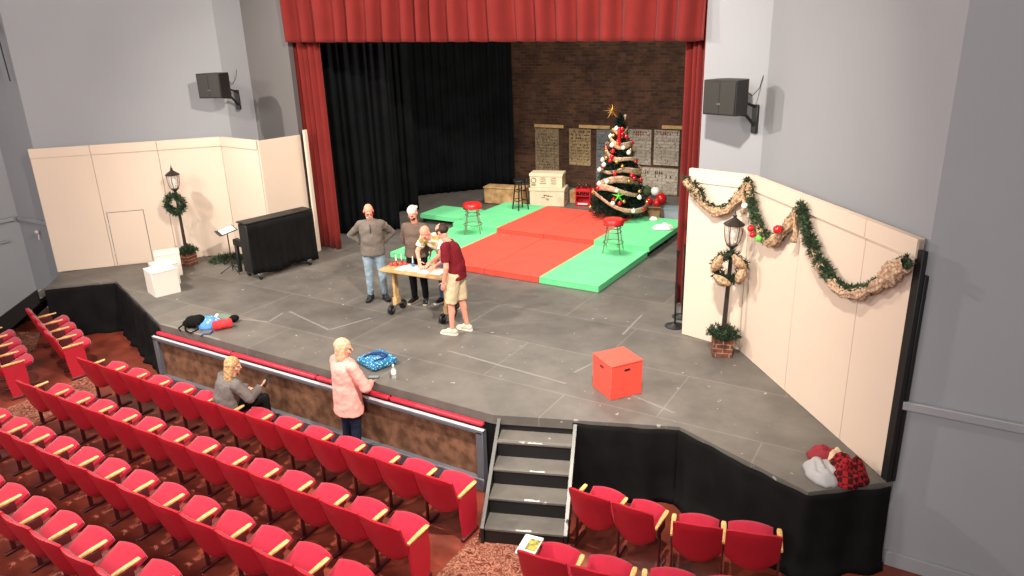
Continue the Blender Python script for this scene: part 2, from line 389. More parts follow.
# orchestra pit parapet
PY=-.15
struct(MB().box((-3.25,PY+.06,-.6),(6.25,.05,.78)).build('wall_pit','pit',smooth=0))
mb=MB(); mb.box((-3.25,PY+.02,-.185),(6.4,.09,.05),b=.008); mb.box((-3.25,PY+.01,-.91),(6.4,.11,.18),b=.01)
for x in (-6.4,-.1): mb.box((x,PY+.02,-.58),(.1,.09,.8),b=.006)
struct(mb.build('trim_pit_frame','pit_trim'))
struct(MB().box((-3.25,PY+.0,-.15),(6.42,.05,.014),b=.005).build('trim_pit_cap','pit_white'))
xs=[-6.44,-4.62,-2.86,-1.55,-.08]
for a,b in zip(xs[:-1],xs[1:]):
    mb=MB(); mb.box(((a+b)/2,PY+.075,-.115),(b-a-.02,.075,.06),b=.025,seg=3)
    tag(mb.build('rail_pad','rail_red'),{-6.44:'red padded rail on the pit wall, leftmost length',-4.62:'red padded rail on the pit wall beside the seated woman',-2.86:'red padded rail on the pit wall behind the woman in pink',-1.55:'red padded rail on the pit wall, length nearest the steps'}[a],'rail pad','padded rails along the pit wall')

# carpets in the aisles
struct(MB().prism([(.30,-6.5),(1.28,-6.5),(1.28,-.95),(.30,-.75)],FL,FL+.008).build('carpet_right_aisle','carpet',smooth=0))
struct(MB().prism([(-7.95,-4.2),(-7.0,-4.2),(-6.98,-.95),(-7.87,-.42)],FL,FL+.008).build('carpet_left_aisle','carpet',smooth=0))
struct(MB().prism([(-11.75,-4.2),(-9.9,-4.2),(-9.9,-.4),(-10.7,.12),(-11.75,-.3)],FL,FL+.008).build('carpet_wall_aisle','carpet',smooth=0))
# ------------------------------------------------------------------ steps
def steps(name,label,loc,rz,w=.92,n=4,run=.275,rise=.2,strip_cols=True):
    t=thing(name,label,'stairs',loc,rz)      # local: +y climbs, origin at floor, centre of the lowest front edge
    for i in range(n):
        z=rise*(i+1)
        MB().box((0,i*run+run/2+.01,z-.015),(w-.04,run+.02,.03),b=.005).build('tread','deck',t)
        MB().box((0,i*run+.02,z-rise/2-.02),(w-.05,.02,rise-.04),b=.003).build('riser','black_paint',t)
        mb=MB(); r=random.Random(i+n); k=7; x0=r.uniform(-.12,.02)
        top=[(x0+.17*j/k,i*run+.004+ r.uniform(.012,.03)) for j in range(k+1)]
        mb.prism([(x0,i*run+.002),(x0+.17,i*run+.002)]+top[::-1],z+.0005,z+.002); mb.build('worn_patch','worn_white',t,smooth=0)
    for s in (-1,1):
        x=s*(w/2); a=Vector((x,-.01,.03)); b=Vector((x,n*run-.01,n*rise+.13)); mb=MB()
        mb.add([(x-.016,-.02,.0),(x-.016,-.02,.2),(x-.016,n*run,n*rise+.16),(x-.016,n*run,n*rise-.1),(x-.016,.25,0),
                (x+.016,-.02,.0),(x+.016,-.02,.2),(x+.016,n*run,n*rise+.16),(x+.016,n*run,n*rise-.1),(x+.016,.25,0)],
               [(0,1,2,3,4),(9,8,7,6,5)]+[(i,(i+1)%5,5+(i+1)%5,5+i) for i in range(5)])
        mb.build('side_board','black_paint',t,smooth=0)
        mb=MB(); d=Vector((0,n*run+.02,n*rise-.04)); L=d.length; ang=math.atan2(d.z,d.y)
        mb.box((x,n*run/2-.01,n*rise/2+.185),(.045,L,.012),rot=Matrix.Rotation(ang,3,'X'),b=.003); mb.build('stringer_edge','grey_metal',t)
    return t
a=math.atan2(.77,2.06)
steps('stage_steps','black wooden steps with grey edges leading up to the stage right of the pit wall',(.88,-.83,FL),a)
steps('stage_steps','dark steps to the stage against the side wall at far left',(-11.62,-.10,FL),math.radians(-62),w=.84,run=.3)

# ------------------------------------------------------------------ scenery flats
def flat_panel(mb,a,b,z0,z1,th=.045,off=0):
    a=Vector((a[0],a[1],0));b=Vector((b[0],b[1],0)); d=(b-a).normalized(); n=Vector((-d.y,d.x,0))
    if n.dot(Vector((CAM.x,CAM.y,0))-a)>0: n=-n            # n points away from the house
    a0=a-n*off;b0=b-n*off
    mb.prism([(a0.x,a0.y),(b0.x,b0.y),((b+n*th).x,(b+n*th).y),((a+n*th).x,(a+n*th).y)],z0,z1); return n
def flat(label,a,b,h0=2.48,cap=True,gap=.004,extra=None,capends=(0,0)):
    A=Vector(a);B=Vector(b); d=(B-A).normalized(); a2=A+d*gap;b2=B-d*gap
    t=thing('scenery_flat',label,'stage flat',(A.x,A.y,0),0,'cream scenery flats')
    o=Vector((A.x,A.y))
    mb=MB(); n=flat_panel(mb,a2-o,b2-o,0.005,h0); mb.build('panel','cream',t,smooth=0)
    if cap:
        mb=MB(); flat_panel(mb,a2-o,b2-o,h0-.17,h0+.012,th=.05,off=.022); mb.build('top_rail','cream',t,smooth=0)
    return t,n,d
BEND=Vector((2.09,3.22)); REND=Vector((4.17,.74)); rd=(REND-BEND); rl=rd.length; rd.normalize()
flat('cream flat behind the wreathed lamp post at right, next to the red curtain',(1.19,3.42),BEND)
flat('cream flat under the middle garland, right of the lamp post',BEND,BEND+rd*1.28)
flat('cream flat under the left half of the long right garland',BEND+rd*1.28,BEND+rd*2.48)
t,n,d=flat('narrow cream end flat beside the grey wall with a black edge post',BEND+rd*2.48,REND)
MB().box((REND.x-t.location.x+.03,REND.y-t.location.y+.0,1.19),(.05,.10,2.4),rz=math.atan2(rd.y,rd.x)+PI/2,b=.004).build('edge_post','black_paint',t)
MB().box((REND.x-t.location.x+.075,REND.y-t.location.y+.02,1.08),(.04,.09,2.16),rz=math.atan2(rd.y,rd.x)+PI/2,b=.004).build('edge_post','black_paint',t)
LA=Vector((-11.03,.86));LB=Vector((-8.72,3.46)); ld=(LB-LA); ll=ld.length; ld.normalize()
flat('leftmost cream flat beside the grey wall corner',LA,LA+ld*1.06)
t,n,d=flat('cream flat with a small hatch door, behind the white boxes',LA+ld*1.06,LA+ld*2.27)
q0=d*.05; q1=d*.72
mb=MB()
for s0,s1,z0,z1 in ((.05,.06,.02,1.12),(.73,.74,.02,1.12),(.05,.74,1.12,1.13)): flat_panel(mb,d*s0,d*s1,z0,z1,off=.003)
mb.build('hatch_gap','pit_trim',t,smooth=0)
mb=MB(); flat_panel(mb,d*.065,d*.725,.03,1.11,off=.008); mb.build('hatch_door','cream',t,smooth=0)
mb=MB()
for z in (.25,.85): flat_panel(mb,d*.04,d*.075,z,z+.07,off=.014)
mb.build('hinge','pit_white',t,smooth=0)
flat('cream flat behind the left lamp post',LA+ld*2.27,LB)
flat('cream flat right of the left lamp post, angled toward the curtain',LB,(-7.47,3.33))
flat('plain cream return flat behind the piano with no top rail',(-7.42,3.33),(-7.30,4.32),cap=False)
mb=MB(); mb.box((0,0,1.29),(.05,.09,2.58),b=.004); tag(mb.build('edge_board','cream',loc=(-7.2,4.36,0)),'tall narrow cream board standing against the left red curtain','board')

# ------------------------------------------------------------------ curtains
def drape(name,label,cat,a,b,z0,z1,folds,amp,m,seed=0,vfall=.4,hem=0,th=.012,mid=0,gather=.35,group=None,z0b=None,z1b=None,sub=7):
    A=Vector((a[0],a[1],0));B=Vector((b[0],b[1],0)); d=(B-A);L=d.length;d=d/L; n=Vector((d.y,-d.x,0))
    rnd=random.Random(seed); ph=[rnd.uniform(0,6.28) for _ in range(6)]
    fw=[rnd.uniform(-.5,.5) for _ in range(folds+3)]
    nu=folds*sub*2; nv=18
    def fn(u,v):
        k=u*folds; i=int(k); w=fw[min(i,folds)]*(1-(k-i))+fw[min(i+1,folds+1)]*(k-i)
        ph0=2*PI*(k+.35*w*1.2)+.35*math.sin(v*3+ph[0]+u*9)
        s=math.sin(ph0); s=math.copysign(abs(s)**.75,s)
        o=amp*(s*(1-vfall*v)+.35*w+.25*math.sin(ph0*.5+ph[1]))
        zz0=z0+((z0b-z0)*u if z0b is not None else 0)+hem*math.sin(ph0+1)*.5; zz1=z1
        sh=.012*math.sin(ph0*2+ph[2])*(1-v)
        return A+d*(u*L+sh)+n*o+Vector((0,0,zz1+(zz0-zz1)*v))
    mb=MB().grid(fn,nu,nv); o=mb.build(name,m,smooth=180,norm=False)
    md=o.modifiers.new('thick','SOLIDIFY'); md.thickness=th; md.offset=-1
    return tag(o,label,cat,group)
v=drape('valance','red velour valance hanging across the top of the stage opening','curtain',(-7.27,4.33),(1.03,4.33),4.29,5.6,21,.085,'red_velour',seed=4,vfall=-.3,hem=.02,z0b=4.15)
drape('stage_curtain','red velour curtain leg at the left side of the stage opening','curtain',(-7.66,4.62),(-6.80,4.62),.02,5.6,6,.05,'red_velour',seed=2)
drape('stage_curtain','red velour curtain leg at the right, behind the cream flat','curtain',(.68,4.62),(1.12,4.62),.02,5.6,5,.045,'red_velour',seed=9)
drape('black_curtain','black drape just behind the left red curtain, nearest the front','curtain',(-8.4,5.05),(-6.72,6.55),.02,5.5,12,.05,'black_drape',seed=11)
drape('black_curtain','black drape in the middle of the left wing, behind the men','curtain',(-9.6,6.4),(-7.55,8.35),.02,5.5,14,.05,'black_drape',seed=12)
drape('black_curtain','black drape farthest back, beside the brick wall and tan bench','curtain',(-9.2,9.2),(-6.85,12.1),.02,5.5,16,.05,'black_drape',seed=13)

# ------------------------------------------------------------------ brick wall details
def sign(label,x0,x1,z0,z1,m,ink,rows,seed,cols=9,y=YB):
    o=struct(MB().box((0,0,0),(x1-x0,.012,z1-z0)).build('painted_panel',m,loc=((x0+x1)/2,y-.006,(z0+z1)/2),smooth=0))
    rnd=random.Random(seed); mb=MB(); w=x1-x0; h=z1-z0
    for z,hh,dens in rows:
        x=-w*.42
        while x<w*.42:
            ww=rnd.uniform(.02,.06)
            if rnd.random()<dens:
                mb.box((x+ww/2,-.008,z*h+rnd.uniform(-.01,.01)),(ww*.8,.004,hh*rnd.uniform(.5,1)))
                if rnd.random()<.5: mb.box((x+ww/2,-.008,z*h+hh*.3),(ww*.3,.004,hh*1.3))
            x+=ww+rnd.uniform(.008,.02)
    if mb.v: mb.build('lettering',ink,o,smooth=0)
    o['label']=label; return o
PB=lambda nm,c,worn,wp=(.45,.6): mat_brick(nm,c,tuple(int(q*.86) for q in c),tuple(int(q*.84) for q in c),worn=worn,ws=13,wp=wp)
pt=PB('brick_tan_paint',(150,130,102),(84,64,50),(.46,.68)); pw=PB('brick_white_paint',(178,168,152),(96,82,70),(.50,.66)); pb=PB('brick_blue_paint',(122,126,124),(80,76,70),(.5,.7)); py=PB('brick_yellow_paint',(166,142,104),(98,76,54),(.47,.7))
fine=[(.36-.06*i,.03,.55) for i in range(13)]
sign('faded tan painted panel on the brick wall above the cartons',-6.40,-5.62,.35,1.68,pt,'ink',fine,1)
sign('faded yellowish painted notice with dark lettering on the brick wall',-5.28,-4.60,.66,1.70,py,'ink',[(.42,.07,.9),(.33,.06,.85),(.24,.06,.6)]+[(.14-.08*i,.03,.5) for i in range(7)],2)
sign('faded blue grey painted panel behind the left of the Christmas tree',-4.42,-3.9,.2,1.72,pb,'ink',fine[:8],3)
sign('white painted brick panel behind the right of the Christmas tree',-3.62,-2.80,.8,1.75,pw,'ink_red',[(.42,.06,.7),(.35,.05,.5)],4)
sign('white painted brick panel with a dark scribbled heading near the red curtain',-2.72,-2.02,.82,1.76,pw,'ink_red',[(.43,.05,.85),(.37,.04,.7)]+[(.2-.1*i,.03,.25) for i in range(5)],5)
sign('low white painted brick panel behind the ornaments',-3.4,-2.02,.02,.74,pw,'ink',[(.3,.09,.35),(.18,.06,.2)],6)
for x0,x1,z in ((-6.4,-5.45,1.74),(-4.95,-4.0,1.77),(-2.5,-1.6,1.84)):
    struct(MB().box(((x0+x1)/2,YB-.03,z),(x1-x0,.06,.09),b=.006).build('trim_wood_strip','ply'))
struct(MB().box((-1.78,YB-.04,.95),(.32,.08,1.9),b=.006).build('door_backstage','tealdark'))

# ------------------------------------------------------------------ platforms
def platform(label,x0,x1,y0,y1,h,top,edges='',legs=True):
    cx,cy=(x0+x1)/2,(y0+y1)/2; w,l=x1-x0-.008,y1-y0-.008
    t=thing('stage_platform',label,'platform',(cx,cy,0),0,'red and green stage platforms')
    MB().box((0,0,h-.012),(w,l,.024),b=.006).build('deck_top',top,t)
    k=h-.03 if h<.2 else .085; zc=h-.024-k/2+(.0 if h<.2 else .001); mb=MB()
    mb.box((0,-l/2+.015,zc),(w-.004,.03,k)); mb.box((0,l/2-.015,zc),(w-.004,.03,k))
    for s in (-1,1): mb.box((s*(w/2-.015),0,zc),(.03,l-.06,k))
    mb.build('side_frame',top,t,smooth=0)
    if h>=.2:
        for sx in (-1,1):
            for sy in (-1,0,1): MB().box((sx*(w/2-.06),sy*(l/2-.08),(h-.03)/2),(.05,.05,h-.03)).build('leg','black_paint',t,smooth=0)
    for e in edges:
        mb=MB(); x={'l':-w/2+.012,'r':w/2-.012}[e]
        mb.box((x,0,h+.0015),(.022,l,.003)); mb.build('edge_trim','gold',t,smooth=0)
    return t
X=[-5.45,-4.24,-3.06,-1.87,-.68]; Y0,Y1,Y2=4.54,6.90,9.28
platform('green platform at front right corner of the low stage floor',X[3],X[4],Y0,Y1,.12,'green_top','l')
platform('red front platform next to the right green one',X[2],X[3],Y0,Y1,.12,'red_top')
platform('red front platform behind the men, next to the left green one',X[1],X[2],Y0,Y1,.12,'red_top')
platform('green front platform partly hidden behind the men',X[0],X[1],Y0+.1,Y1,.12,'green_top','r')
platform('raised green platform under the right of the Christmas tree',X[3],X[4]+.03,Y1,Y2,.22,'green_top','l')
platform('raised red platform at back, left of the Christmas tree',X[2],X[3],Y1,Y2,.22,'red_top')
platform('raised red platform at back in front of the cream cartons',X[1],X[2],Y1,Y2,.22,'red_top')
platform('raised green platform at back left under the stools',X[0],X[1],Y1,Y2,.22,'green_top','r')
platform('small green platform standing apart at left by the black curtains',-6.72,-5.47,7.32,8.3,.22,'green_top')

# ------------------------------------------------------------------ stools
def chrome_stool(label,loc,rz):
    t=thing('bar_stool',label,'stool',loc,rz,'chrome bar stools'); h=.68
    MB().lathe([(.001,h-.11),(.185,h-.11),(.205,h-.09),(.205,h-.025),(.185,h),(.001,h+.006)],n=28).build('seat','stool_red',t)
    MB().lathe([(.19,h-.125),(.208,h-.12),(.208,h-.10),(.19,h-.098)],n=28).build('seat_band','chrome',t)
    for k in range(4):
        a=k*PI/2+PI/4; c,s=math.cos(a),math.sin(a)
        MB().tube([(c*.14,s*.14,h-.12),(c*.16,s*.16,.42),(c*.25,s*.25,.012)],.012,8).build('leg','chrome',t)
    for z,r in ((.2,.205),(.42,.162),(.5,.152)):
        MB().tube([(math.cos(2*PI*j/24)*r,math.sin(2*PI*j/24)*r,z) for j in range(24)],.008,6,closed=True).build('foot_ring','chrome',t)
    return t
chrome_stool('chrome stool with round red seat at right, in front of the Christmas tree',(-1.30,6.60,.12),.2)
chrome_stool('chrome stool with round red seat at left, behind the man in maroon',(-4.71,6.66,.12),.5)
t=thing('bar_stool','plain black wooden bar stool in front of the tan bench','stool',(-4.68,8.72,.22),.3); h=.74
MB().lathe([(.001,h-.045),(.15,h-.045),(.17,h-.03),(.165,h),(.001,h-.008)],n=24).build('seat','black_paint',t)
for k in range(4):
    a=k*PI/2; c,s=math.cos(a),math.sin(a); MB().tube([(c*.11,s*.11,h-.04),(c*.2,s*.2,.0)],[.018,.016],8).build('leg','black_paint',t)
for z,r,o in ((.22,.175,0),(.45,.145,1)):
    for k in range(4):
        a=k*PI/2;b=a+PI/2; MB().cyl((math.cos(a)*r,math.sin(a)*r,z+.03*(k%2)),(math.cos(b)*r,math.sin(b)*r,z+.03*(k%2)),.009,n=6).build('rung','black_paint',t)

# ------------------------------------------------------------------ crates, cartons and clutter upstage
t=thing('bench','long tan wooden bench box against the black curtain at back','bench',(-5.86,9.98,0),.16)
MB().box((0,0,.225),(1.12,.40,.41),b=.012).build('body','tan_wood',t); MB().box((0,0,.45),(1.16,.44,.04),b=.01).build('lid','tan_wood',t); MB().box((0,0,.012),(1.08,.36,.024)).build('plinth','black_paint',t)
def carton(label,c,d,rz,z,marks):
    t=thing('carton',label,'box',(c[0],c[1],z),rz)
    MB().box((0,0,d[2]/2),d,b=.012).build('body','box_cream',t)
    MB().box((0,0,d[2]-.036),(d[0]+.03,d[1]+.03,.08),b=.008).build('lid','box_cream',t)
    mb=MB(); y=-d[1]/2-.002
    if marks==1:
        for x,r in ((-.33,.065),): mb.tube([(x+r*math.cos(2*PI*j/18),y,d[2]*.52+r*math.sin(2*PI*j/18)) for j in range(18)],.009,5,closed=True)
        for x in (-.08,.2):
            for k in range(4): mb.box((x,y,d[2]*.3+.05*k),(.16-.03*(k%2),.004,.014))
        for k in range(3): mb.box((-.33,y,d[2]*.16+.02*k),(.12,.004,.008))
    else:
        rnd=random.Random(5)
        for k in range(9): mb.box((rnd.uniform(-.1,.12),y,d[2]*.35+rnd.uniform(0,.14)),(rnd.uniform(.03,.1),.004,.012))
        for k in range(3): mb.box((d[0]/2+.002,0,d[2]*.3+.08*k),(.004,.2,.03))
    mb.build('printed_mark','ink',t,smooth=0)
carton('wide cream carton on the floor, bottom of its stack',(-4.76,10.34),(.92,.52,.48),.29,0,2)
carton('cream carton with a round printed mark, on top of another carton',(-4.78,10.33),(.86,.46,.37),.29,.486,1)
t=thing('drink_crate','red crate standing on end with dark bottles showing','crate',(-3.86,10.60,0),.25)
mb=MB()
for s in (-1,1): mb.box((s*.185,0,.23),(.03,.3,.46),b=.006)
mb.box((0,0,.015),(.4,.3,.03)); mb.box((0,.14,.23),(.4,.02,.46)); mb.box((0,-.14,.06),(.38,.02,.12),b=.005); mb.box((0,-.14,.42),(.38,.02,.07),b=.005); mb.box((0,0,.27),(.36,.28,.015))
mb.build('shell','crate_red',t); MB().box((0,-.152,.07),(.26,.004,.035)).build('label_band','paper',t)
for i,(x,y) in enumerate([(-.11,-.05),(.0,-.06),(.11,-.05)]):
    b=thing('bottle','dark bottle in the window of the red crate','bottle',(-3.86+x*.97-y*.25,10.60+x*.25+y*.97,.278),0,'bottles in the red crate')
    MB().lathe([(.001,0),(.034,0),(.036,.02),(.036,.07),(.014,.1),(.013,.125),(.001,.126)],n=10).build('glass','bottle_dark',b); MB().lathe([(.001,.122),(.016,.122),(.016,.132),(.001,.133)],n=8).build('cap','orn_red',b)
for i,(x,y) in enumerate([(-.12,0),(-.02,.03),(.07,-.03),(.14,.04)]):
    b=thing('bottle','dark bottle with red cap standing on top of the red crate','bottle',(-3.86+x*.97-y*.25,10.60+x*.25+y*.97,.462),0,'bottles on top of the red crate')
    MB().lathe([(.001,0),(.03,0),(.033,.02),(.033,.08),(.013,.12),(.012,.15),(.001,.151)],n=10).build('glass','bottle_dark',b); MB().lathe([(.001,.148),(.015,.148),(.015,.16),(.001,.161)],n=8).build('cap','orn_red',b)
t=thing('carton','small brown carton tucked between the cream cartons and red crate','box',(-4.2,10.86,0),.2)
MB().box((0,0,.17),(.3,.3,.34),b=.01).build('body','tan_wood',t); MB().box((0,0,.342),(.05,.3,.003)).build('tape','gold',t)
def bigball(label,m,c,r):
    t=thing('giant_ornament',label,'ornament',c); MB().ell((0,0,r),(r,r,r),n=20,k=12).build('ball',m,t); MB().lathe([(.001,2*r-.01),(r*.2,2*r-.012),(r*.2,2*r+.03),(.001,2*r+.035)],n=12).build('cap','orn_gold',t)
bigball('giant red ornament ball behind the bin, highest of the red ones','orn_red',(-2.08,11.5,0),.15)
bigball('giant red ornament ball left of the clear bin','orn_red',(-2.32,11.3,0),.1)
bigball('dark red ornament ball nearest the clear bin','orn_red',(-2.06,11.15,0),.1)
bigball('giant green ornament ball just right of the tree','fir2',(-2.66,12.0,.05),.15)
bigball('white ornament ball between the green and red balls','orn_white',(-2.42,12.0,.1),.12)
t=thing('carton','open brown carton with tilted flap right of the tree','box',(-1.86,10.15,0),.5)
MB().box((0,0,.1),(.42,.3,.2),b=.008).build('body','tan_wood',t); MB().box((.02,-.19,.22),(.4,.2,.012),rot=Matrix.Rotation(math.radians(-42),3,'X')).build('flap','ply',t)
M['clear']=mat_glass('clear_plastic',(196,206,214),.45)
t=thing('storage_bin','clear plastic storage bin beside the right red curtain','bin',(-1.12,9.72,0),.2)
mb=MB(); 
mb.ring([[Vector((sx*w,sy*d,z)) for sx,sy in ((-1,-1),(1,-1),(1,1),(-1,1))] for w,d,z in ((.18,.13,.01),(.21,.16,.36),(.2,.15,.36),(.17,.12,.02))],cap=True); mb.build('tub','clear',t,smooth=0)
MB().box((0,0,.375),(.46,.36,.03),b=.01).build('lid','bluegrey',t)
for i in range(5):
    a=i*1.3; o=MB().ell((0,0,.05),(.05,.05,.05),n=12,k=8).build('ornament',['orn_red','orn_red','orn_white','orn_gold','orn_red'][i],loc=(-1.12+.09*math.cos(a),9.72+.06*math.sin(a),.03+.05*(i%3)))
    tag(o,'shiny ornament inside the clear plastic bin','ornament','ornaments in the clear bin')
def cloth_heap(name,label,cat,c,r,m,seed,h=.1,rz=0,n=26,group=None,stretch=2.2):
    def fn(u,v):
        a=2*PI*u; rr=v; q=Vector((math.cos(a)*rr*stretch,math.sin(a)*rr*stretch,seed))
        k=1+.18*noise.noise(q*1.1+Vector((3,0,0)))
        fold=.42+.55*noise.noise(q*1.0)+.22*abs(noise.noise(q*2.3))
        z=h*(1-rr**3.5)*(.35+.9*max(-.1,fold))+.004
        return Vector((r[0]*rr*math.cos(a)*k,r[1]*rr*math.sin(a)*k,max(.003,z)))
    mb=MB().grid(fn,n,14,wrap=True); bot=MB()
    o=mb.build(name,m,loc=c,rz=rz,smooth=60); md=o.modifiers.new('thick','SOLIDIFY'); md.thickness=.006; md.offset=1
    return tag(o,label,cat,group)
cloth_heap('cloth','crumpled white cloth lying on the raised green platform near the curtain','cloth',(-.88,8.35,.222),(.24,.13,0),'paper',3,.12,.4)
cloth_heap('paper_scrap','small white crumpled paper at the foot of the tree on the green platform','paper',(-1.35,9.0,.222),(.1,.07,0),'paper',8,.08,.2)
# thin pole stands beside the right curtain
def pole_stand(label,c,h):
    t=thing('pole_stand',label,'stand',c); MB().lathe([(.001,0),(.15,0),(.15,.012),(.06,.03),(.02,.05),(.001,.055)],n=24).build('base','black_paint',t)
    MB().cyl((0,0,.03),(0,0,h),.014,n=10).build('pole','black_paint',t); MB().cyl((0,0,h*.55),(0,0,h*.55+.1),.022,n=10).build('clutch','black_paint',t)
    MB().cyl((0,0,h),(0,0,h+.1),.02,.026,n=10).build('top','black_paint',t)
pole_stand('black pole stand in front of the right red curtain',(1.0,3.66,0),1.12)
pole_stand('black pole stand squeezed behind the edge of the right flat',(.97,4.08,0),1.1)
# ------------------------------------------------------------------ acting boxes
def cube_box(name,label,c,s,rz,m,slots=()):
    t=thing(name,label,'box',(c[0],c[1],0),rz)
    MB().box((0,0,s/2-.01),(s-.012,s-.012,s-.02),b=.006).build('body',m,t)
    MB().box((0,0,s-.009),(s,s,.018),b=.004).build('lid',m,t)
    for k in slots:
        mb=MB(); R=Matrix.Rotation(k,3,'Z'); p=R@Vector((0,-s/2+.004,s-.09)); q=[]
        mb.box(p,(.085,.006,.026),rot=R,b=.0029); mb.build('hand_hole','black_paint',t)
    return t
cube_box('acting_box','red wooden cube box with hand hole at the stage front',(1.052,1.30),.465,math.atan2(.374,.262),'red_box',(0,-PI/2))
rw=math.atan2(.439,.136)-PI/2
cube_box('acting_box','white cube box nearest the stage edge with a hand slot',(-7.85,1.07),.465,rw,'white',(-PI/2,))
cube_box('acting_box','white cube box touching the back of the front white cube',(-8.27,1.41),.42,rw,'white')
cube_box('acting_box','white box standing on its own against the flat by the left planter',(-8.76,1.84),.46,math.radians(57),'white')

# ------------------------------------------------------------------ piano
pa=math.atan2(1.43,.23)-PI/2
t=thing('upright_piano','black upright piano with its draped back turned to the house','piano',(-6.90,3.05,0),pa)   # local +x is the back, y the length
MB().box((-.0,0,.60),(.30,1.46,.94),b=.01).build('case','black_paint',t)
MB().box((0,0,1.105),(.34,1.50,.03),b=.008).build('lid','black_paint',t)
MB().box((-.30,0,.66),(.32,1.44,.13),b=.015).build('keyboard_shelf','black_paint',t)
MB().box((-.30,0,.728),(.18,1.24,.012)).build('keys','white',t)
for s in (-1,1):
    MB().box((-.40,s*.68,.33),(.07,.07,.54),b=.01).build('front_leg','black_paint',t)
mb=MB()
def fn(u,v):
    s=-.74+1.48*u; a=math.sin(s*26+.7*math.sin(s*5))*.5+.5*math.sin(s*43+1)
    return Vector((.165+.012*(.3+v)*(a+1.1)+.03*max(0,v-.7),s,1.085-v*(.99-.03*math.sin(s*7))))
mb.grid(fn,110,8); o=mb.build('back_drape','black_cloth',t,smooth=180,norm=False); md=o.modifiers.new('t','SOLIDIFY'); md.thickness=.005
for s in (-.62,.5):
    MB().box((.0,s,.095),(.5,.09,.05),b=.008).build('dolly_bar','grey_metal',t)
    for x in (-.2,.22):
        MB().cyl((x,s-.02,.04),(x,s+.02,.04),.04,n=16).build('caster','black_paint',t)
t=thing('reading_glasses','dark wire spectacles left on top of the piano','glasses',(-6.75,3.45,1.121),.5)
for s in (-1,1): MB().tube([(s*.035+.026*math.cos(2*PI*j/14),0,.022+.02*math.sin(2*PI*j/14)) for j in range(14)],.003,5,closed=True).build('rim','black_paint',t); MB().cyl((s*.06,0,.03),(s*.06,.13,.01),.003,n=5).build('temple','black_paint',t)
# music stand
t=thing('music_stand','black music stand left of the piano','music stand',(-7.66,2.47,0),math.radians(-26))
MB().cyl((0,0,.05),(0,0,.82),.012,n=8).build('pole','black_paint',t)
for k in range(3):
    a=k*2*PI/3+.3; MB().tube([(0,0,.16),(.17*math.cos(a),.17*math.sin(a),.05),(.24*math.cos(a),.24*math.sin(a),.006)],.009,6).build('foot','black_paint',t)
R=Matrix.Rotation(math.radians(14),3,'X')
MB().box((0,0,.86),(.48,.33,.012),rot=R,b=.004).build('desk','black_paint',t)
MB().box((0,-.17,.825),(.48,.05,.01),b=.003).build('ledge','black_paint',t)
tp=t.location; Rz=Matrix.Rotation(math.radians(-26),3,'Z')
o=MB().box((0,0,0),(.40,.27,.003),rot=R).build('sheet_music','paper',loc=Vector(tp)+Rz@(Vector((0,0,.86))+R@Vector((0,.005,.0085))),rz=math.radians(-26),smooth=0)
tag(o,'white sheet of music lying on the black music stand','sheet music')
# ------------------------------------------------------------------ greenery helpers
def fol_blob(mb,c,r,n,L=.07,w=.007,up=.3,mi=0,hemi=False):
    for i in range(n):
        q=Vector((random.gauss(0,1),random.gauss(0,1),random.gauss(0,1))).normalized()
        if hemi and q.z<-.15: q.z=-q.z*.3
        rr=random.uniform(.35,1)
        p=Vector(c)+Vector((q.x*r[0],q.y*r[1],q.z*r[2]))*rr
        mb.tuft(p,q+Vector((0,0,up)),7,L,w,mi=random.choice((0,0,1)))
mb=MB()
for i in range(95):
    a=random.uniform(0,2*PI); q=random.random()**.6; p=Vector((.46*q*math.cos(a),.2*q*math.sin(a)+.02,.02+.16*(1-q)*random.uniform(.5,1)))
    mb.tuft(p,Vector((math.cos(a),math.sin(a),.6)),8,.10,.009,mi=random.choice((0,0,1)))
tag(mb.build('fir_branch_heap',['fir','fir2'],loc=(-8.32,2.92,0),rz=.55,smooth=0,norm=False),'heap of loose green fir garland on the floor by the music stand','greenery')

# ------------------------------------------------------------------ lamp posts, wreaths
def lamp_post(label,loc,rz,h=2.06,brick=True):
    t=thing('lamp_post',label,'lamp post',loc,rz)
    MB().box((0,0,.125),(.27,.27,.25),b=.008).build('planter_box','brickbox',t)
    mb=MB(); fol_blob(mb,(0,0,.29),(.24,.24,.13),190,.06,.008,hemi=True); mb.build('planter_greenery',['fir','fir2'],t,smooth=0,norm=False)
    MB().tube([(0,0,.2),(0,0,.5),(0,0,1.5)],[.036,.033,.026],12).build('pole','lamp_black',t)
    MB().lathe([(.02,1.46),(.045,1.47),(.03,1.50),(.026,1.53),(.05,1.56),(.075,1.58),(.075,1.595),(.001,1.6)],n=16).build('lantern_base','lamp_black',t)
    MB().lathe([(.06,1.595),(.092,1.66),(.105,1.74),(.108,1.82),(.104,1.86)],n=18).build('lantern_glass','lamp_glass',t,norm=False)
    for k in range(6):
        a=k*PI/3; c,s=math.cos(a),math.sin(a)
        MB().tube([(c*.07,s*.07,1.59),(c*.1,s*.1,1.66),(c*.114,s*.114,1.75),(c*.117,s*.117,1.83),(c*.112,s*.112,1.865)],.006,6).build('cage_rib','lamp_black',t)
    MB().lathe([(.001,1.858),(.135,1.86),(.14,1.872),(.12,1.89),(.07,1.925),(.035,1.95),(.02,1.965),(.03,1.985),(.016,2.0),(.01,2.03),(.001,2.07)],n=20).build('cap','lamp_black',t)
    MB().lathe([(.014,1.6),(.016,1.68),(.03,1.7),(.034,1.75),(.02,1.79),(.001,1.8)],n=12).build('bulb','bulb',t)
    return t
LP=lamp_post('black lamp post in a brick planter at right, with ribbon wreath',(1.91,2.98,0),math.radians(20))
lamp_post('black lamp post in a brick planter at left, with plain green wreath',(-8.98,2.42,0),math.radians(10))
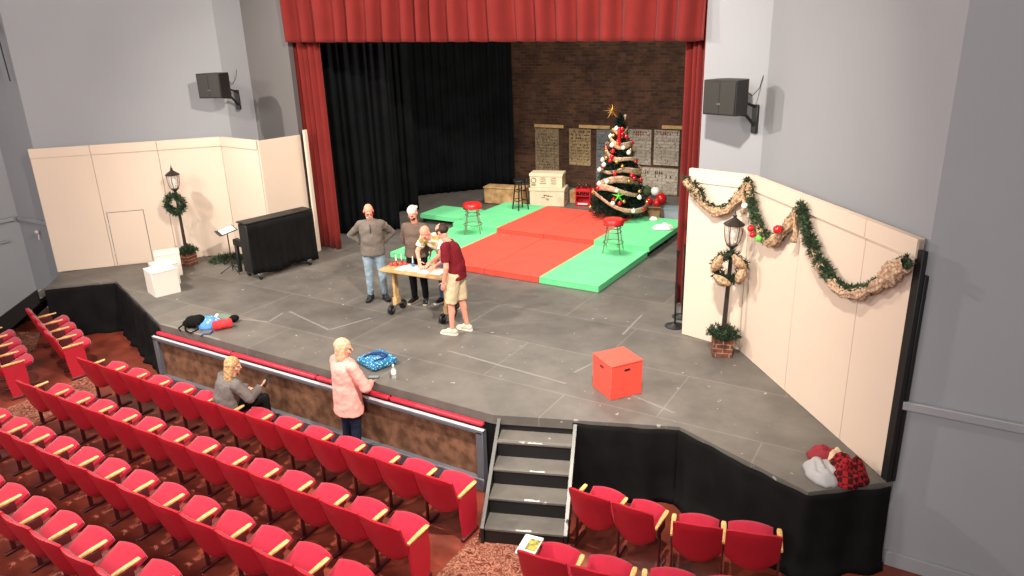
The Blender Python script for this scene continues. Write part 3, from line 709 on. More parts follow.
LP.rotation_euler=(Matrix.Rotation(.028,3,Vector((-.521,.853,0)))@Matrix.Rotation(math.radians(20),3,'Z')).to_euler()
def wreath(label,c,face,R,r,n,ribbon):
    t=thing('wreath',label,'wreath',c,face)       # local: ring in the x-z plane, facing -y
    mb=MB(); mb.tube([(R*math.cos(2*PI*j/20),0,R*math.sin(2*PI*j/20)) for j in range(20)],r*.35,6,closed=True)
    for i in range(n):
        a=random.uniform(0,2*PI); p=Vector((R*math.cos(a),0,R*math.sin(a))); q=Vector((random.gauss(0,1),random.gauss(0,1),random.gauss(0,1))).normalized()
        mb.tuft(p+q*r*.6,q+Vector((math.cos(a),-.3,math.sin(a)))*.5,6,.07,.0075,mi=random.choice((0,0,1)))
    mb.build('foliage',['fir','fir2'],t,smooth=0,norm=False)
    if ribbon:
        for a in (2.7,.75,-.35,4.25):
            c0=Vector((R*math.cos(a),-r*.9,R*math.sin(a))); ta=Vector((-math.sin(a),0,math.cos(a)))
            def fn(u,v):
                s=(u-.5)*2; b=math.sin(PI*u)
                return c0+ta*(s*.125)+Vector((0,-.06*b-.02,0))+Vector((math.cos(a),0,math.sin(a)))*((v-.5)*.13*(.3+.7*b))+Vector((0,.02*math.cos(v*6),0))
            o=MB().grid(fn,10,5).build('ribbon_loop','burlap',t,norm=False); md=o.modifiers.new('t','SOLIDIFY'); md.thickness=.004
    return t
wreath('plain green wreath hanging on the left lamp post',(-8.98+.03,2.42-.085,1.29),math.radians(25),.16,.10,230,False)
wreath('green wreath with burlap ribbon hanging on the right lamp post',(1.91+.05,2.98-.085,1.30),math.radians(10),.17,.09,210,True)
# ------------------------------------------------------------------ garlands on the right flats
def garland(label,pts,n,fol_from,fol_to,rib,balls,m='burlap',seed=1):
    rnd=random.Random(seed); P=[Vector(p) for p in pts]; L=[0]
    for a,b in zip(P[:-1],P[1:]): L.append(L[-1]+(b-a).length)
    def at(u):
        s=u*L[-1]
        for i in range(len(P)-1):
            if s<=L[i+1] or i==len(P)-2: return P[i].lerp(P[i+1],(s-L[i])/(L[i+1]-L[i]))
    o0=P[0].copy(); t=thing('garland',label,'garland',o0)
    out=Vector((n[0],n[1],0)).normalized(); cnt=0; mb=MB()
    mb.tube([at(k/30)-o0 for k in range(31)],.018,6)
    for i in range(int(L[-1]*230)):
        u=rnd.random(); thick=1 if fol_from<=u<=fol_to else .5
        if thick<1 and rnd.random()<.15: continue
        q=Vector((rnd.gauss(0,1),rnd.gauss(0,1),rnd.gauss(0,1))).normalized()
        if q.dot(out)<0: q=q-out*q.dot(out)*1.6
        mb.tuft(at(u)-o0+q*(.055 if thick==1 else .05),q+Vector((0,0,-.2)),8,.055*thick+.015,.0085,mi=rnd.choice((0,1,1)))
    mb.build('foliage',['fir','fir2'],t,smooth=0,norm=False)
    # ruched ribbon: a string of puffs along the swag
    for (u0,u1,w,ph) in rib:
        k=max(1,int((u1-u0)*L[-1]/.34))
        def fn(u,v):
            uu=u0+(u1-u0)*u; c=at(min(1,max(0,uu))); d=(at(min(1,uu+.02))-at(max(0,uu-.02))).normalized(); side=out.cross(d).normalized()
            puff=abs(math.sin(PI*k*u+ph)); a=PI*(v-.5)*1.5
            R=w*(.62+.38*puff)*(1+.12*math.sin(v*30+3*math.sin(u*7)))*(1+.12*math.sin(u*41))
            return c-o0+side*(math.sin(a)*R)+out*(.03+math.cos(a)*R*.7)+Vector((0,0,-.03))
        o=MB().grid(fn,k*24,30).build('ribbon',m,t,norm=False,smooth=50); md=o.modifiers.new('t','SOLIDIFY'); md.thickness=.004
    for u,off,mm,r in balls:
        c=at(u)-o0+out*.12+Vector((0,0,off)); MB().ell(c,(r,r,r),n=14,k=10).build('ball',mm,t)
    return t
nf1=Vector((-.18,-.86)).normalized()*1; nf2=Vector((rd.y,-rd.x)); 
if nf2.dot(Vector((CAM.x,CAM.y))-BEND)<0: nf2=-nf2
nf1=Vector((-.2,-.98))
def onf(p,t,z,off=.07): q=BEND+rd*t+nf2*off; return (q.x,q.y,z)
def onf1(t,z,off=.07):
    q=Vector((1.19,3.42)).lerp(BEND,t)+nf1*off; return (q.x,q.y,z)
garland('burlap ribbon garland swag on the flat beside the red curtain',[onf1(-.02,2.37),onf1(.12,2.27),onf1(.3,2.08),onf1(.5,1.98),onf1(.7,2.03),onf1(.85,2.2),onf1(1.02,2.43)],nf1,.1,.3,[(0,1,.062,0)],[],seed=1)
garland('middle garland swag with red ball ornaments on the cream flat',[onf(0,.08,2.45),onf(0,.2,2.2),onf(0,.38,1.97),onf(0,.58,1.84),onf(0,.74,1.81),onf(0,.95,1.92),onf(0,1.15,2.12),onf(0,1.34,2.34)],nf2,.0,.5,[(0.0,.12,.07,1),(.3,1,.07,0)],[(.36,-.03,'orn_red',.045),(.40,-.06,'orn_red',.04),(.5,.0,'orn_green',.04),(.8,-.02,'orn_red',.055),(.18,-.02,'orn_white',.04)],seed=2)
garland('long right garland swag ending at the black edge post',[onf(0,1.40,2.40),onf(0,1.58,2.12),onf(0,1.8,1.92),onf(0,2.05,1.78),onf(0,2.35,1.71),onf(0,2.62,1.79),onf(0,2.88,1.97),onf(0,3.1,2.2),onf(0,3.24,2.30)],nf2,.0,.42,[(.22,.9,.062,0),(.84,1,.10,.5)],[],m='burlap2',seed=3)
# hanging ribbon tails at the two peaks
def tail(label,c,n,l,w):
    n=Vector((n[0],n[1],0)); side=Vector((n.y,-n.x,0)); 
    def fn(u,v): return side*((u-.5)*w*(.4+.6*v)+.02*math.sin(v*7))+n*(.05+.02*math.sin(u*9+v*4))+Vector((0,0,-l*v))
    o=MB().grid(fn,8,14).build('ribbon_tail','burlap',loc=c,norm=False,smooth=80); md=o.modifiers.new('t','SOLIDIFY'); md.thickness=.004
    return tag(o,label,'ribbon')
tail('burlap ribbon tail hanging at the corner right of the lamp post',onf(0,.06,2.42,.08),nf2,.42,.13)
tail('burlap ribbon tail hanging between the middle and right garlands',onf(0,1.36,2.36,.08),nf2,.4,.12)

# ------------------------------------------------------------------ Christmas tree
TX,TY,TZ=-2.20,9.0,.222; TH=2.30
t=thing('christmas_tree','tall decorated Christmas tree at the back of the red carpet','tree',(TX,TY,TZ))
MB().cyl((0,0,.03),(0,0,TH*.9),.035,.012,n=8).build('trunk','lamp_black',t)
MB().lathe([(.001,0),(.2,0),(.19,.03),(.06,.05),(.05,.12),(.001,.125)],n=16).build('stand','black_paint',t)
def trad(z): return max(.04,.70*(1-(z-.22)/(TH-.1))**.85) if z>.22 else .64
mb=MB(); z=.2
while z<TH-.05:
    R=trad(z); n=max(5,int(R*26))
    for k in range(n):
        a=2*PI*(k+random.random()*.7)/n; L=R*random.uniform(.82,1.05); dz=-.22*L
        d=Vector((math.cos(a),math.sin(a),0))
        mb.tube([Vector((0,0,z+.06)),d*L*.6+Vector((0,0,z+dz*.3)),d*L+Vector((0,0,z+dz*.6))],[.01,.007,.004],4)
        m=max(3,int(L/.06))
        for j in range(m):
            q=(j+.6)/m; p=d*L*q+Vector((0,0,z+dz*.6*q))
            if q>.35 or L<.25: mb.tuft(p,d*1.2+Vector((random.uniform(-.8,.8),random.uniform(-.8,.8),random.uniform(-.5,.5))),7,.10,.0085,mi=random.choice((0,0,0,1)))
    z+=.062
for k in range(10): mb.tuft((0,0,TH-.08+.012*k),(0,0,1),6,.08,.008)
mb.build('foliage',['tree','fir'],t,smooth=0,norm=False)
s=thing('tree_star','gold starburst topper on the Christmas tree','star',(TX-.16,TY-.10,TZ+TH+.12))
mb=MB(); mb.ell((0,0,0),(.035,.035,.035),n=10,k=8)
for k in range(12):
    a=2*PI*k/12; mb.spike((0,0,0),(math.cos(a)*.853,math.cos(a)*.521,math.sin(a)),.21 if k%2==0 else .14,.018)
mb.build('rays','orn_gold',s,smooth=0); MB().tube([(0,0,-.03),(.08,.05,-.12),(.155,.097,-.2)],.010,6).build('spike_base','orn_gold',s)
# wide ribbon spiralling down the tree
def fn(u,v):
    z=TH*.93-u*(TH*.83); a=u*2*PI*7.4+.4; R=trad(z)*(.95+.10*math.sin(u*83)+.06*math.sin(u*37)); w=.12+.04*math.sin(u*61)
    return Vector((TX+R*math.cos(a),TY+R*math.sin(a),TZ+z+(v-.5)*w+.08*math.sin(u*101)+.08*math.sin(u*57+1)-.02))
o=MB().grid(fn,360,3).build('tree_ribbon','burlap2',norm=False,smooth=80); md=o.modifiers.new('t','SOLIDIFY'); md.thickness=.004
tag(o,'wide pale ribbon wound around the Christmas tree','ribbon')
rnd=random.Random(21); kinds=[('orn_white','white ball ornament hanging on the Christmas tree','white tree balls',.052,14),('orn_red','red ball ornament hanging on the Christmas tree','red tree balls',.05,22),('orn_gold','gold ball ornament hanging on the Christmas tree','gold tree balls',.042,18)]
for m,lab,grp,r,n in kinds:
    first=None
    for i in range(n):
        z=.3+(TH-.5)*((i+rnd.random()*.8)/n); a=rnd.uniform(-PI*.95,.35); R=trad(z)*1.02
        p=Vector((TX+R*math.cos(a),TY+R*math.sin(a),TZ+z-.04))
        if first is None:
            first=MB().ell((0,0,0),(r,r,r),n=14,k=10).lathe([(.001,r-.004),(r*.25,r-.004),(r*.25,r+.014),(.001,r+.016)],n=8).build('ball_ornament',m,loc=p); tag(first,lab,'ornament',grp)
        else:
            c=first.copy(); c.location=p; COL.objects.link(c)
p=Vector((TX+.24,TY-.60,TZ+.62)); st=MB()
for k in range(5):
    a=PI/2+2*PI*k/5; st.spike((0,0,0),(math.cos(a)*.853,math.cos(a)*.521,math.sin(a)),.17,.028)
st.ell((0,0,0),(.04,.04,.04),n=10,k=6); tag(st.build('green_star_ornament','orn_green',loc=p,smooth=0),'bright green star ornament low on the front of the tree','ornament')
o=MB().cap((0,0,0),(0,0,.26),.035,.05).cap((0,0,.3),(0,0,.34),.045,.03).build('red_figure_ornament','orn_red',loc=(TX+.12,TY-.33,TZ+1.72)); tag(o,'long red hanging ornament near the top of the tree','ornament')

# ------------------------------------------------------------------ wall speakers
def speaker(label,c,face,wall_pt):
    t=thing('wall_speaker',label,'speaker',c,face)     # local front is -y
    w,d,h=.52,.42,.46
    pl=[(-w/2,-d/2),(w/2,-d/2),(w/2,d*.15),(w*.32,d/2),(-w*.32,d/2),(-w/2,d*.15)]
    MB().prism(pl,-h/2,h/2).build('cabinet','speaker',t,smooth=0)
    MB().box((0,-d/2-.008,0),(w-.03,.016,h-.03),b=.006).build('grille','grille',t)
    MB().box((.0,-d/2-.018,-.0),(.012,.006,h-.04)).build('grille_bar','speaker',t,smooth=0)
    MB().box((.0,-d/2-.02,-.08),(.06,.006,.025),b=.004).build('badge','grey_metal',t)
    R=Matrix.Rotation(-face,3,'Z'); q=R@(Vector(wall_pt)-Vector(c))
    MB().tube([(0,d*.3,-h/2-.01),(q.x*.5,q.y*.6+d*.1,-h/2-.05),(q.x,q.y,-h/2-.22)],.022,8).build('bracket_arm','speaker',t)
    MB().tube([(0,d*.4,-.05),(q.x,q.y,-h/2+.05)],.02,8).build('bracket_arm','speaker',t)
    MB().box((q.x,q.y,-h/2-.12),(.1,.05,.4),rot=Matrix.Rotation(math.atan2(-q.x,q.y),3,'Z'),b=.01).build('wall_plate','speaker',t)
    MB().tube([(.1,d*.45,.1),(.2,d*.6,.0),(q.x+.05,q.y-.02,.08),(q.x+.08,q.y,.25)],.006,5).build('cable','black_paint',t)
    return t
speaker('black loudspeaker bracketed to the right wall beside the stage opening',(1.56,3.80,3.43),math.radians(-109+90),(1.80,4.37,3.43))
speaker('black loudspeaker bracketed to the left wall beside the stage opening',(-8.22,3.18,3.54),math.radians(-75+90),(-8.60,3.95,3.5))

# ------------------------------------------------------------------ things lying on the stage
# bundle at the front left edge
t=thing('backpack','black bag slumped on the stage edge at left','bag',(-5.80,.20,0),.3)
mb=remesh(MB().ell((0,0,.1),(.17,.13,.10)).ell((.06,.02,.13),(.1,.1,.08)).ell((-.1,-.02,.07),(.1,.1,.07)),.014,3,.006,16); mb.build('body','black_cloth',t)
MB().tube([(.1,-.1,.12),(.2,-.2,.06),(.1,-.26,.012),(-.04,-.2,.012),(-.1,-.12,.05)],.014,6).build('strap','black_cloth',t); MB().tube([(-.12,-.05,.1),(-.2,-.16,.03),(-.12,-.22,.012)],.012,6).build('strap','black_cloth',t)
M['blue_camo']=mat_spots('blue_patterned_cloth',(84,140,210),(190,214,232),12,.3)
cloth_heap('jacket','crumpled blue patterned jacket between the black bag and red roll','jacket',(-5.66,.34,0),(.22,.19,0),'blue_camo',5,.16,.5)
M['grey_green']=mat('grey_green_cloth',(108,120,104),.85)
t=thing('pouch','grey green pouch with a dark end behind the red roll','bag',(-5.55,.62,0),.1)
mb=remesh(MB().ell((-.05,0,.06),(.17,.09,.06)),.012,2,.005,20); mb.build('body','grey_green',t); remesh(MB().ell((.13,.02,.06),(.08,.09,.055)),.012,2).build('dark_end','black_cloth',t)
t=thing('blanket_roll','bright red rolled cloth on the stage edge','blanket',(-5.34,.36,0),math.radians(60))
mb=MB(); 
def fn(u,v):
    a=2*PI*u; r=.075*(1+.05*math.sin(v*23)+.04*math.sin(a*3+v*9)); return Vector(((v-.5)*.27,r*math.cos(a),.075+r*math.sin(a)))
mb.grid(fn,20,14,wrap=True); mb.ell((-.135,0,.075),(.02,.07,.07)); mb.ell((.135,0,.075),(.02,.07,.07)); M['redcloth']=mat('bright_red_cloth',(220,48,52),.8); mb.build('roll','redcloth',t,norm=False)
M['blue_strap']=mat('navy_strap',(48,60,110),.8)
MB().tube([(-.16,-.06,.02),(-.22,-.14,.008),(-.3,-.1,.008),(-.36,-.16,.008)],.014,6).build('strap','blue_strap',t)
o=cloth_heap('cloth','pale crumpled cloth between the blue jacket and green pouch','cloth',(-5.72,.58,0),(.12,.07,0),'paper',9,.1,.3)
# tote bag
M['tote_blue']=mat_spots('tote_blue_pattern',(36,104,146),(168,212,222),34,.32); M['tote_dark']=mat('tote_navy',(24,50,104),.8)
t=thing('tote_bag','blue patterned tote bag lying flat on the stage edge','bag',(-2.22,.48,0),math.radians(-17))
mb=remesh(MB().box((0,0,.06),(.44,.42,.11),b=.04,seg=3),.014,4,.004,12); mb.build('body','tote_blue',t)
for s in (-1,1):
    MB().tube([(-.12,s*.02-.12,.122),(-.1,s*.02+.0,.135),(-.02,.06+s*.03,.142),(.1,.07+s*.03,.138),(.14,.02,.13),(.12,-.12,.122)],.013,6).build('handle','tote_dark',t)
M['bottle_clear']=mat_glass('clear_bottle',(215,220,222),.4)
t=thing('water_bottle','clear plastic water bottle standing beside the blue tote bag','bottle',(-1.70,.21,0))
MB().lathe([(.001,0),(.03,0),(.033,.012),(.033,.05),(.03,.06),(.033,.07),(.033,.14),(.014,.18),(.013,.195),(.001,.196)],n=16).build('body','bottle_clear',t,norm=False); MB().lathe([(.001,.19),(.016,.19),(.016,.212),(.001,.214)],n=12).build('cap','white',t); MB().lathe([(.0335,.075),(.0342,.078),(.0342,.125),(.0335,.128)],n=16).build('label_band','paper',t,norm=False)
t=thing('smartphone','dark phone on the stage edge in front of the tote bag','phone',(-1.98,.12,0),.5)
MB().box((0,0,.006),(.15,.075,.01),b=.004).build('body','black_paint',t); MB().box((0,0,.0115),(.14,.066,.001)).build('screen','bluegrey',t,smooth=0)
# clothes at the right corner
M['plaid']=mat_plaid('red_black_plaid',(150,32,36),(60,22,26),20); M['deep_red']=mat('deep_red_knit',(140,38,46),.9); M['greycloth']=mat('heather_grey_cloth',(170,166,164),.9,var=.1); M['beige_cloth']=mat('beige_cloth',(214,186,150),.9)
cloth_heap('shirt','red and black plaid shirt bunched at the far right stage corner','shirt',(3.84,.62,0),(.20,.26,0),'plaid',2,.2,.2)
cloth_heap('sweatshirt','light grey sweatshirt dumped beside the plaid shirt','sweatshirt',(3.63,.52,0),(.17,.24,0),'greycloth',7,.16,.6)
cloth_heap('hat','dark red knitted bundle behind the grey sweatshirt','clothing',(3.60,.86,0),(.17,.12,0),'deep_red',12,.14,.1)
cloth_heap('scarf','beige knitted scarf between the plaid shirt and red bundle','scarf',(3.73,.82,0),(.11,.10,0),'beige_cloth',15,.16,.1)

# ------------------------------------------------------------------ props table
ZT=.79; ta=math.radians(3)
t=thing('props_table','narrow plywood table on wheeled bases in front of the four men','table',(-2.80,2.27,0),ta)
MB().box((0,0,ZT-.02),(1.26,.46,.035),b=.006).build('tabletop','ply',t)
for s in (-1,1):
    MB().box((s*.50,0,.46),(.05,.10,.62),b=.006).build('post','ply',t)
    MB().box((s*.50,0,.19),(.08,.13,.14),b=.008).build('post_foot','tan_wood',t)
    b=MB().tube([(s*.50-.05,-.16,.1),(s*.50-.05,-.08,.14),(s*.50-.05,.08,.14),(s*.50-.05,.16,.1)],.014,8).tube([(s*.50+.05,-.16,.1),(s*.50+.05,-.08,.14),(s*.50+.05,.08,.14),(s*.50+.05,.16,.1)],.014,8).build('dolly_frame','grey_metal',t)
    for k in (-1,1):
        w=MB().lathe([(.02,-.03),(.07,-.03),(.08,-.015),(.08,.015),(.07,.03),(.02,.03)],n=20,rot=Matrix.Rotation(PI/2,3,'Y'),c=(s*.50,k*.16,.08)).build('wheel','black_paint',t)
        MB().cyl((s*.50-.05,k*.16,.08),(s*.50+.05,k*.16,.08),.022,n=10).build('hub','grey_metal',w)
def tpos(x,y): c,s=math.cos(ta),math.sin(ta); return (-2.80+x*c-y*s,2.27+x*s+y*c,ZT)
for i,(x,y) in enumerate([(-.28,.0),(-.06,.02),(.15,.0),(.36,.02)]):
    o=MB().box((0,0,.0015),(.19,.3,.003)).build('paper_sheet','paper',loc=tpos(x,y),rz=ta+.04*(i-1),smooth=0)
    tag(o,'white sheet of paper on the props table, '+['nearest the red pieces','below the blue pieces','in the middle right','nearest the man in maroon'][i],'paper','papers on the props table')
M['prop_blue']=mat('prop_blue',(52,120,196),.4); M['prop_red']=mat('prop_red',(206,44,46),.45); M['prop_white']=mat('prop_white',(236,232,222),.4); M['amber']=mat('amber_glass',(196,104,44),.25,coat=.3)
def candle(x,y,m,label,g):
    t=thing('candlestick',label,'candlestick',tpos(x,y),0,g); MB().lathe([(.001,0),(.036,0),(.036,.012),(.014,.025),(.014,.05),(.024,.06),(.001,.061)],n=14).build('holder',m,t); MB().cyl((0,0,.058),(0,0,.165),.010,.009,n=10).build('candle','prop_white',t)
candle(-.20,.12,'prop_blue','blue candlestick with white candle on the props table, left one','blue candlesticks'); candle(-.02,.08,'prop_blue','blue candlestick with white candle on the props table, right one','blue candlesticks')
candle(-.52,.1,'prop_red','red candlestick with white candle at the left end of the table','red candlesticks'); candle(-.46,.17,'prop_red','red candlestick with white candle behind another red one','red candlesticks')
for i,(x,y) in enumerate([(-.56,.02),(-.48,.03),(-.41,.09),(-.36,.13)]):
    o=MB().lathe([(.001,0),(.03,.0),(.036,.02),(.02,.045),(.001,.05)],n=12).build('prop_piece','prop_red',loc=tpos(x,y)); tag(o,'small round red prop piece at the left end of the table','prop piece','small red pieces on the props table')
t=thing('tumbler','amber glass on the props table by the man in maroon','glass',tpos(.5,.02)); MB().lathe([(.001,0),(.045,0),(.04,.02),(.02,.04),(.04,.07),(.042,.1),(.001,.101)],n=14).build('bowl','amber',t); MB().lathe([(.001,.1),(.03,.1),(.012,.12),(.001,.14)],n=10).build('stopper','orn_gold',t)
# ------------------------------------------------------------------ theatre seats
PITCH=.545
def seat_parts(root,seat_down=False,end_r=False,end_l=False,right_arm=False):
    w=.262
    def shell(front):
        def fn(u,v):
            x=(u-.5)*2; b=max(0,(.3-v)/.3)
            xx=w*x*(1-.16*b**2.2); z=.34+.53*v-.045*abs(x)**3*v+.05*b*0+.06*(abs(x)**2.5)*b
            y=-.26-.15*v-.058*(1-x*x)
            edge=(1-abs(x)**7)*(1-abs(2*v-1)**12)
            return Vector((xx,y+(.012+.045*edge if front else -.006-.012*edge),z))
        return fn
    mb=MB().grid(shell(False),12,12)
    n=13*13; mb.grid(lambda u,v:shell(False)(u,v)+Vector((0,.026,0)),12,12)
    # rim joining both skins
    idx=[i for i in range(13)]+[13*j+12 for j in range(1,13)]+[13*12+i for i in range(11,-1,-1)]+[13*j for j in range(11,0,-1)]
    k=len(idx); mb.f+=[(idx[i],idx[(i+1)%k],n+idx[(i+1)%k],n+idx[i]) for i in range(k)]; mb.m+=[0]*k
    mb.build('backrest','seat_shell',root)
    mb=MB().grid(lambda u,v:shell(True)(.04+.92*u,.05+.93*v),12,12); mb.grid(lambda u,v:shell(False)(.04+.92*u,.05+.93*v)+Vector((0,.02,0)),12,12)
    mb.f+=[(idx[i],idx[(i+1)%k],n+idx[(i+1)%k],n+idx[i]) for i in range(k)]; mb.m+=[0]*k
    mb.build('back_cushion','seat_red',root)
    ang=math.radians(6 if seat_down else 20); R=Matrix.Rotation(ang,3,'X')
    def pad(u,v,s):
        x=(u-.5)*2; y=v*.44; e=(1-abs(x)**6)*(1-abs(2*v-1)**10)
        xx=.225*x*(1-.06*(1-v)); rnd=1-.10*max(0,(v-.8)/.2)**2*abs(x)**2
        return Vector((0,-.265,.405))+R@Vector((xx,y*rnd,(s*(.02+.03*e))))
    mb=MB().grid(lambda u,v:pad(u,v,1),12,12); mb.grid(lambda u,v:pad(u,v,-1),12,12)
    mb.f+=[(idx[i],idx[(i+1)%k],n+idx[(i+1)%k],n+idx[i]) for i in range(k)]; mb.m+=[0]*k
    mb.build('seat','seat_red',root)
    def arm(x):
        def fn(u,v):
            a=2*PI*u; yy=-.315+.325*v; h=.5+.5*math.sin(PI*min(1,v*1.15+.08))**.5; wx=.017+.011*min(1,v*1.3); 
            if v>.93: wx*=.8
            cx=math.copysign(abs(math.cos(a))**.6,math.cos(a))*wx; cz=math.copysign(abs(math.sin(a))**.6,math.sin(a))*.017*h
            return Vector((x+cx,yy,.602+.012*v+cz))
        mb=MB().grid(fn,12,10,wrap=True); mb.f+=[tuple(range(11,-1,-1)),tuple(range(120,132))]; mb.m+=[0,0]
        return mb.build('armrest','wood',root)
    arm(-PITCH/2)
    def post(x):
        mb=MB().box((x,-.20,.30),(.02,.05,.57),b=.005).box((x,-.16,.015),(.05,.30,.03),b=.008).box((x,-.17,.52),(.026,.2,.12),b=.008)
        mb.build('side_standard','seat_metal',root)
    if end_l:
        pass
    post(-PITCH/2)
    if right_arm: arm(PITCH/2)
    def panel(x):
        MB().add([(x-.016,-.27,.05),(x-.016,-.03,.05),(x-.016,.0,.3),(x-.016,-.005,.585),(x-.016,-.31,.575),(x-.016,-.30,.3),
                  (x+.016,-.27,.05),(x+.016,-.03,.05),(x+.016,.0,.3),(x+.016,-.005,.585),(x+.016,-.31,.575),(x+.016,-.30,.3)],
                 [(0,1,2,3,4,5),(11,10,9,8,7,6)]+[(i,(i+1)%6,6+(i+1)%6,6+i) for i in range(6)]).build('end_panel','seat_panel',root,smooth=0)
        MB().box((x,-.15,.025),(.05,.3,.05),b=.008).build('end_foot','seat_metal',root)
    if end_r: panel(PITCH/2)
    elif right_arm: post(PITCH/2)
protos={}
def seat(kind,loc,rz,label,group,sx=1):
    L=(loc[0],loc[1],FL)
    if kind not in protos:
        t=thing('theatre_seat',label,'seat',L,rz,group)
        seat_parts(t,seat_down=('d' in kind),end_r=('e' in kind),right_arm=('r' in kind or 'e' in kind)); protos[kind]=t
    else: t=dup(protos[kind],L,rz,label,group)
    t.scale=(sx,1,1); return t
ORD=['first','second','third','fourth','fifth','sixth','seventh','eighth','ninth','tenth','eleventh','twelfth','thirteenth']
def inframe(p,mx=30,my=25):
    return any(-mx<q[0]<1024+mx and -my<q[1]<576+my for q in (project((p[0],p[1],FL+.86)),project((p[0],p[1]-.4,FL+.86)),project((p[0]+.25,p[1],FL+.62)),project((p[0]-.25,p[1]+.1,FL+.6))))
XR=.245
rows=[(-.80,'front centre row'),(-1.68,'second centre row'),(-2.545,'third centre row'),(-3.44,'fourth centre row'),(-4.32,'fifth centre row')]
for ri,(y,nm) in enumerate(rows):
    for k in range(13):
        x=XR-PITCH*(k+.5)
        if not inframe((x,y)): continue
        kind='e' if k==0 else 'n'
        lab='red folding seat, '+('aisle end' if k==0 else ORD[k]+' from the right end')+', '+nm
        if ri==0 and k==7: kind='d'; lab='red theatre seat under the woman in grey, front centre row'
        seat(kind,(x,y),0,lab,'seats in the '+nm)
# left side block, turned toward the stage
a=math.radians(-17); d=Vector((math.cos(a),math.sin(a)))
for ri,(e,nm,n) in enumerate([((-7.86,-.545),'front row of the left side block',4),((-8.01,-1.42),'second row of the left side block',4)]):
    for k in range(n):
        p=Vector(e)-d*(.5*1.0*(k+.5))
        seat('e' if k==0 else 'n',p,a,'red folding seat, '+('aisle end' if k==0 else ORD[k]+' from the aisle end')+', '+nm,'seats in the '+nm,sx=.91)
# right block: two angled pairs per row
def pair(pts,nm,order,last):
    for i in range(len(pts)-1):
        A=Vector(pts[i]);B=Vector(pts[i+1]); c=(A+B)/2; an=math.atan2((B-A).y,(B-A).x)
        end=(i==len(pts)-2)
        seat('r' if end else 'n',c,an,'red folding seat, '+order[i]+', '+nm,'seats in the '+nm,sx=(B-A).length/PITCH)
F='front row right of the steps'; S='second row right of the steps'
pair([(1.36,-.27),(1.845,-.285),(2.30,-.29)],F,['nearest the steps','second from the steps'],False)
pair([(2.385,-.31),(2.86,-.19),(3.37,-.05)],F,['third from the steps','at the far right end'],True)
pair([(1.33,-1.38),(1.83,-1.33),(2.33,-1.25)],S,['at the aisle under a booklet','second from the aisle'],False)
pair([(2.42,-1.23),(2.90,-1.09),(3.40,-.94)],S,['third from the aisle','fourth from the aisle'],True)
t=thing('booklet','white booklet with a printed picture on the aisle armrest right of the steps','booklet',(1.33,-1.47,FL+.628),math.radians(8))
MB().box((0,-.0,.009),(.19,.29,.018),b=.003).build('pages','paper',t); M['print']=mat('printed_picture',(196,176,70),.6,rgb2=(70,76,66),scale=26)
MB().box((.03,.01,.0187),(.11,.17,.001)).build('cover_picture','print',t,smooth=0)

# ------------------------------------------------------------------ people
def rotm(yaw,pitch,roll=0): return Matrix.Rotation(yaw,3,'Z')@Matrix.Rotation(pitch,3,'X')@Matrix.Rotation(roll,3,'Y')
DEF=dict(pelvis=(0,0,.94),waist=(0,0,1.08),chest=(0,0,1.30),neck=(0,-.015,1.46),head=(0,.015,1.635),
  shL=(-.178,-.005,1.385),elL=(-.235,-.03,1.12),wrL=(-.245,.02,.875),shR=(.178,-.005,1.385),elR=(.235,-.03,1.12),wrR=(.245,.02,.875),
  hipL=(-.09,0,.92),knL=(-.10,.015,.50),anL=(-.105,-.025,.085),hipR=(.09,0,.92),knR=(.10,.015,.50),anR=(.105,-.025,.085),
  footL=0,footR=0)
def hand(mb,wr,d,side,pn,curl=.5,s=1.):
    """palm plus five separate fingers; d = pointing direction, pn = palm normal, side +1 puts the thumb on +lat"""
    d=Vector(d).normalized(); pn=Vector(pn); pn=(pn-d*pn.dot(d)).normalized(); lat=d.cross(pn)*side; wr=Vector(wr)
    pc=wr+d*.05*s; mb.ecap(wr+d*.005,wr+d*.085*s,(.026*s,.015*s),(.038*s,.014*s),xax=lat,n=10)
    for k,(o,l) in enumerate(((.029,.072),(.010,.080),(-.010,.075),(-.029,.060))):
        p=wr+d*.088*s+lat*o*s; q=d
        for j in range(3):
            q=(q+pn*curl*(.35+.15*j)).normalized(); p2=p+q*l*s*(.42,.33,.25)[j]
            mb.cap(p,p2,.0088*s*(1-.1*j),.0082*s*(1-.1*j),n=7); p=p2
    p=wr+d*.03*s+lat*.03*s; q=(d*.6+lat*.75+pn*.25).normalized()
    for j in range(2):
        p2=p+q*.038*s; mb.cap(p,p2,.0105*s,.0092*s,n=7); p=p2; q=(q+d*.6+pn*.3).normalized()
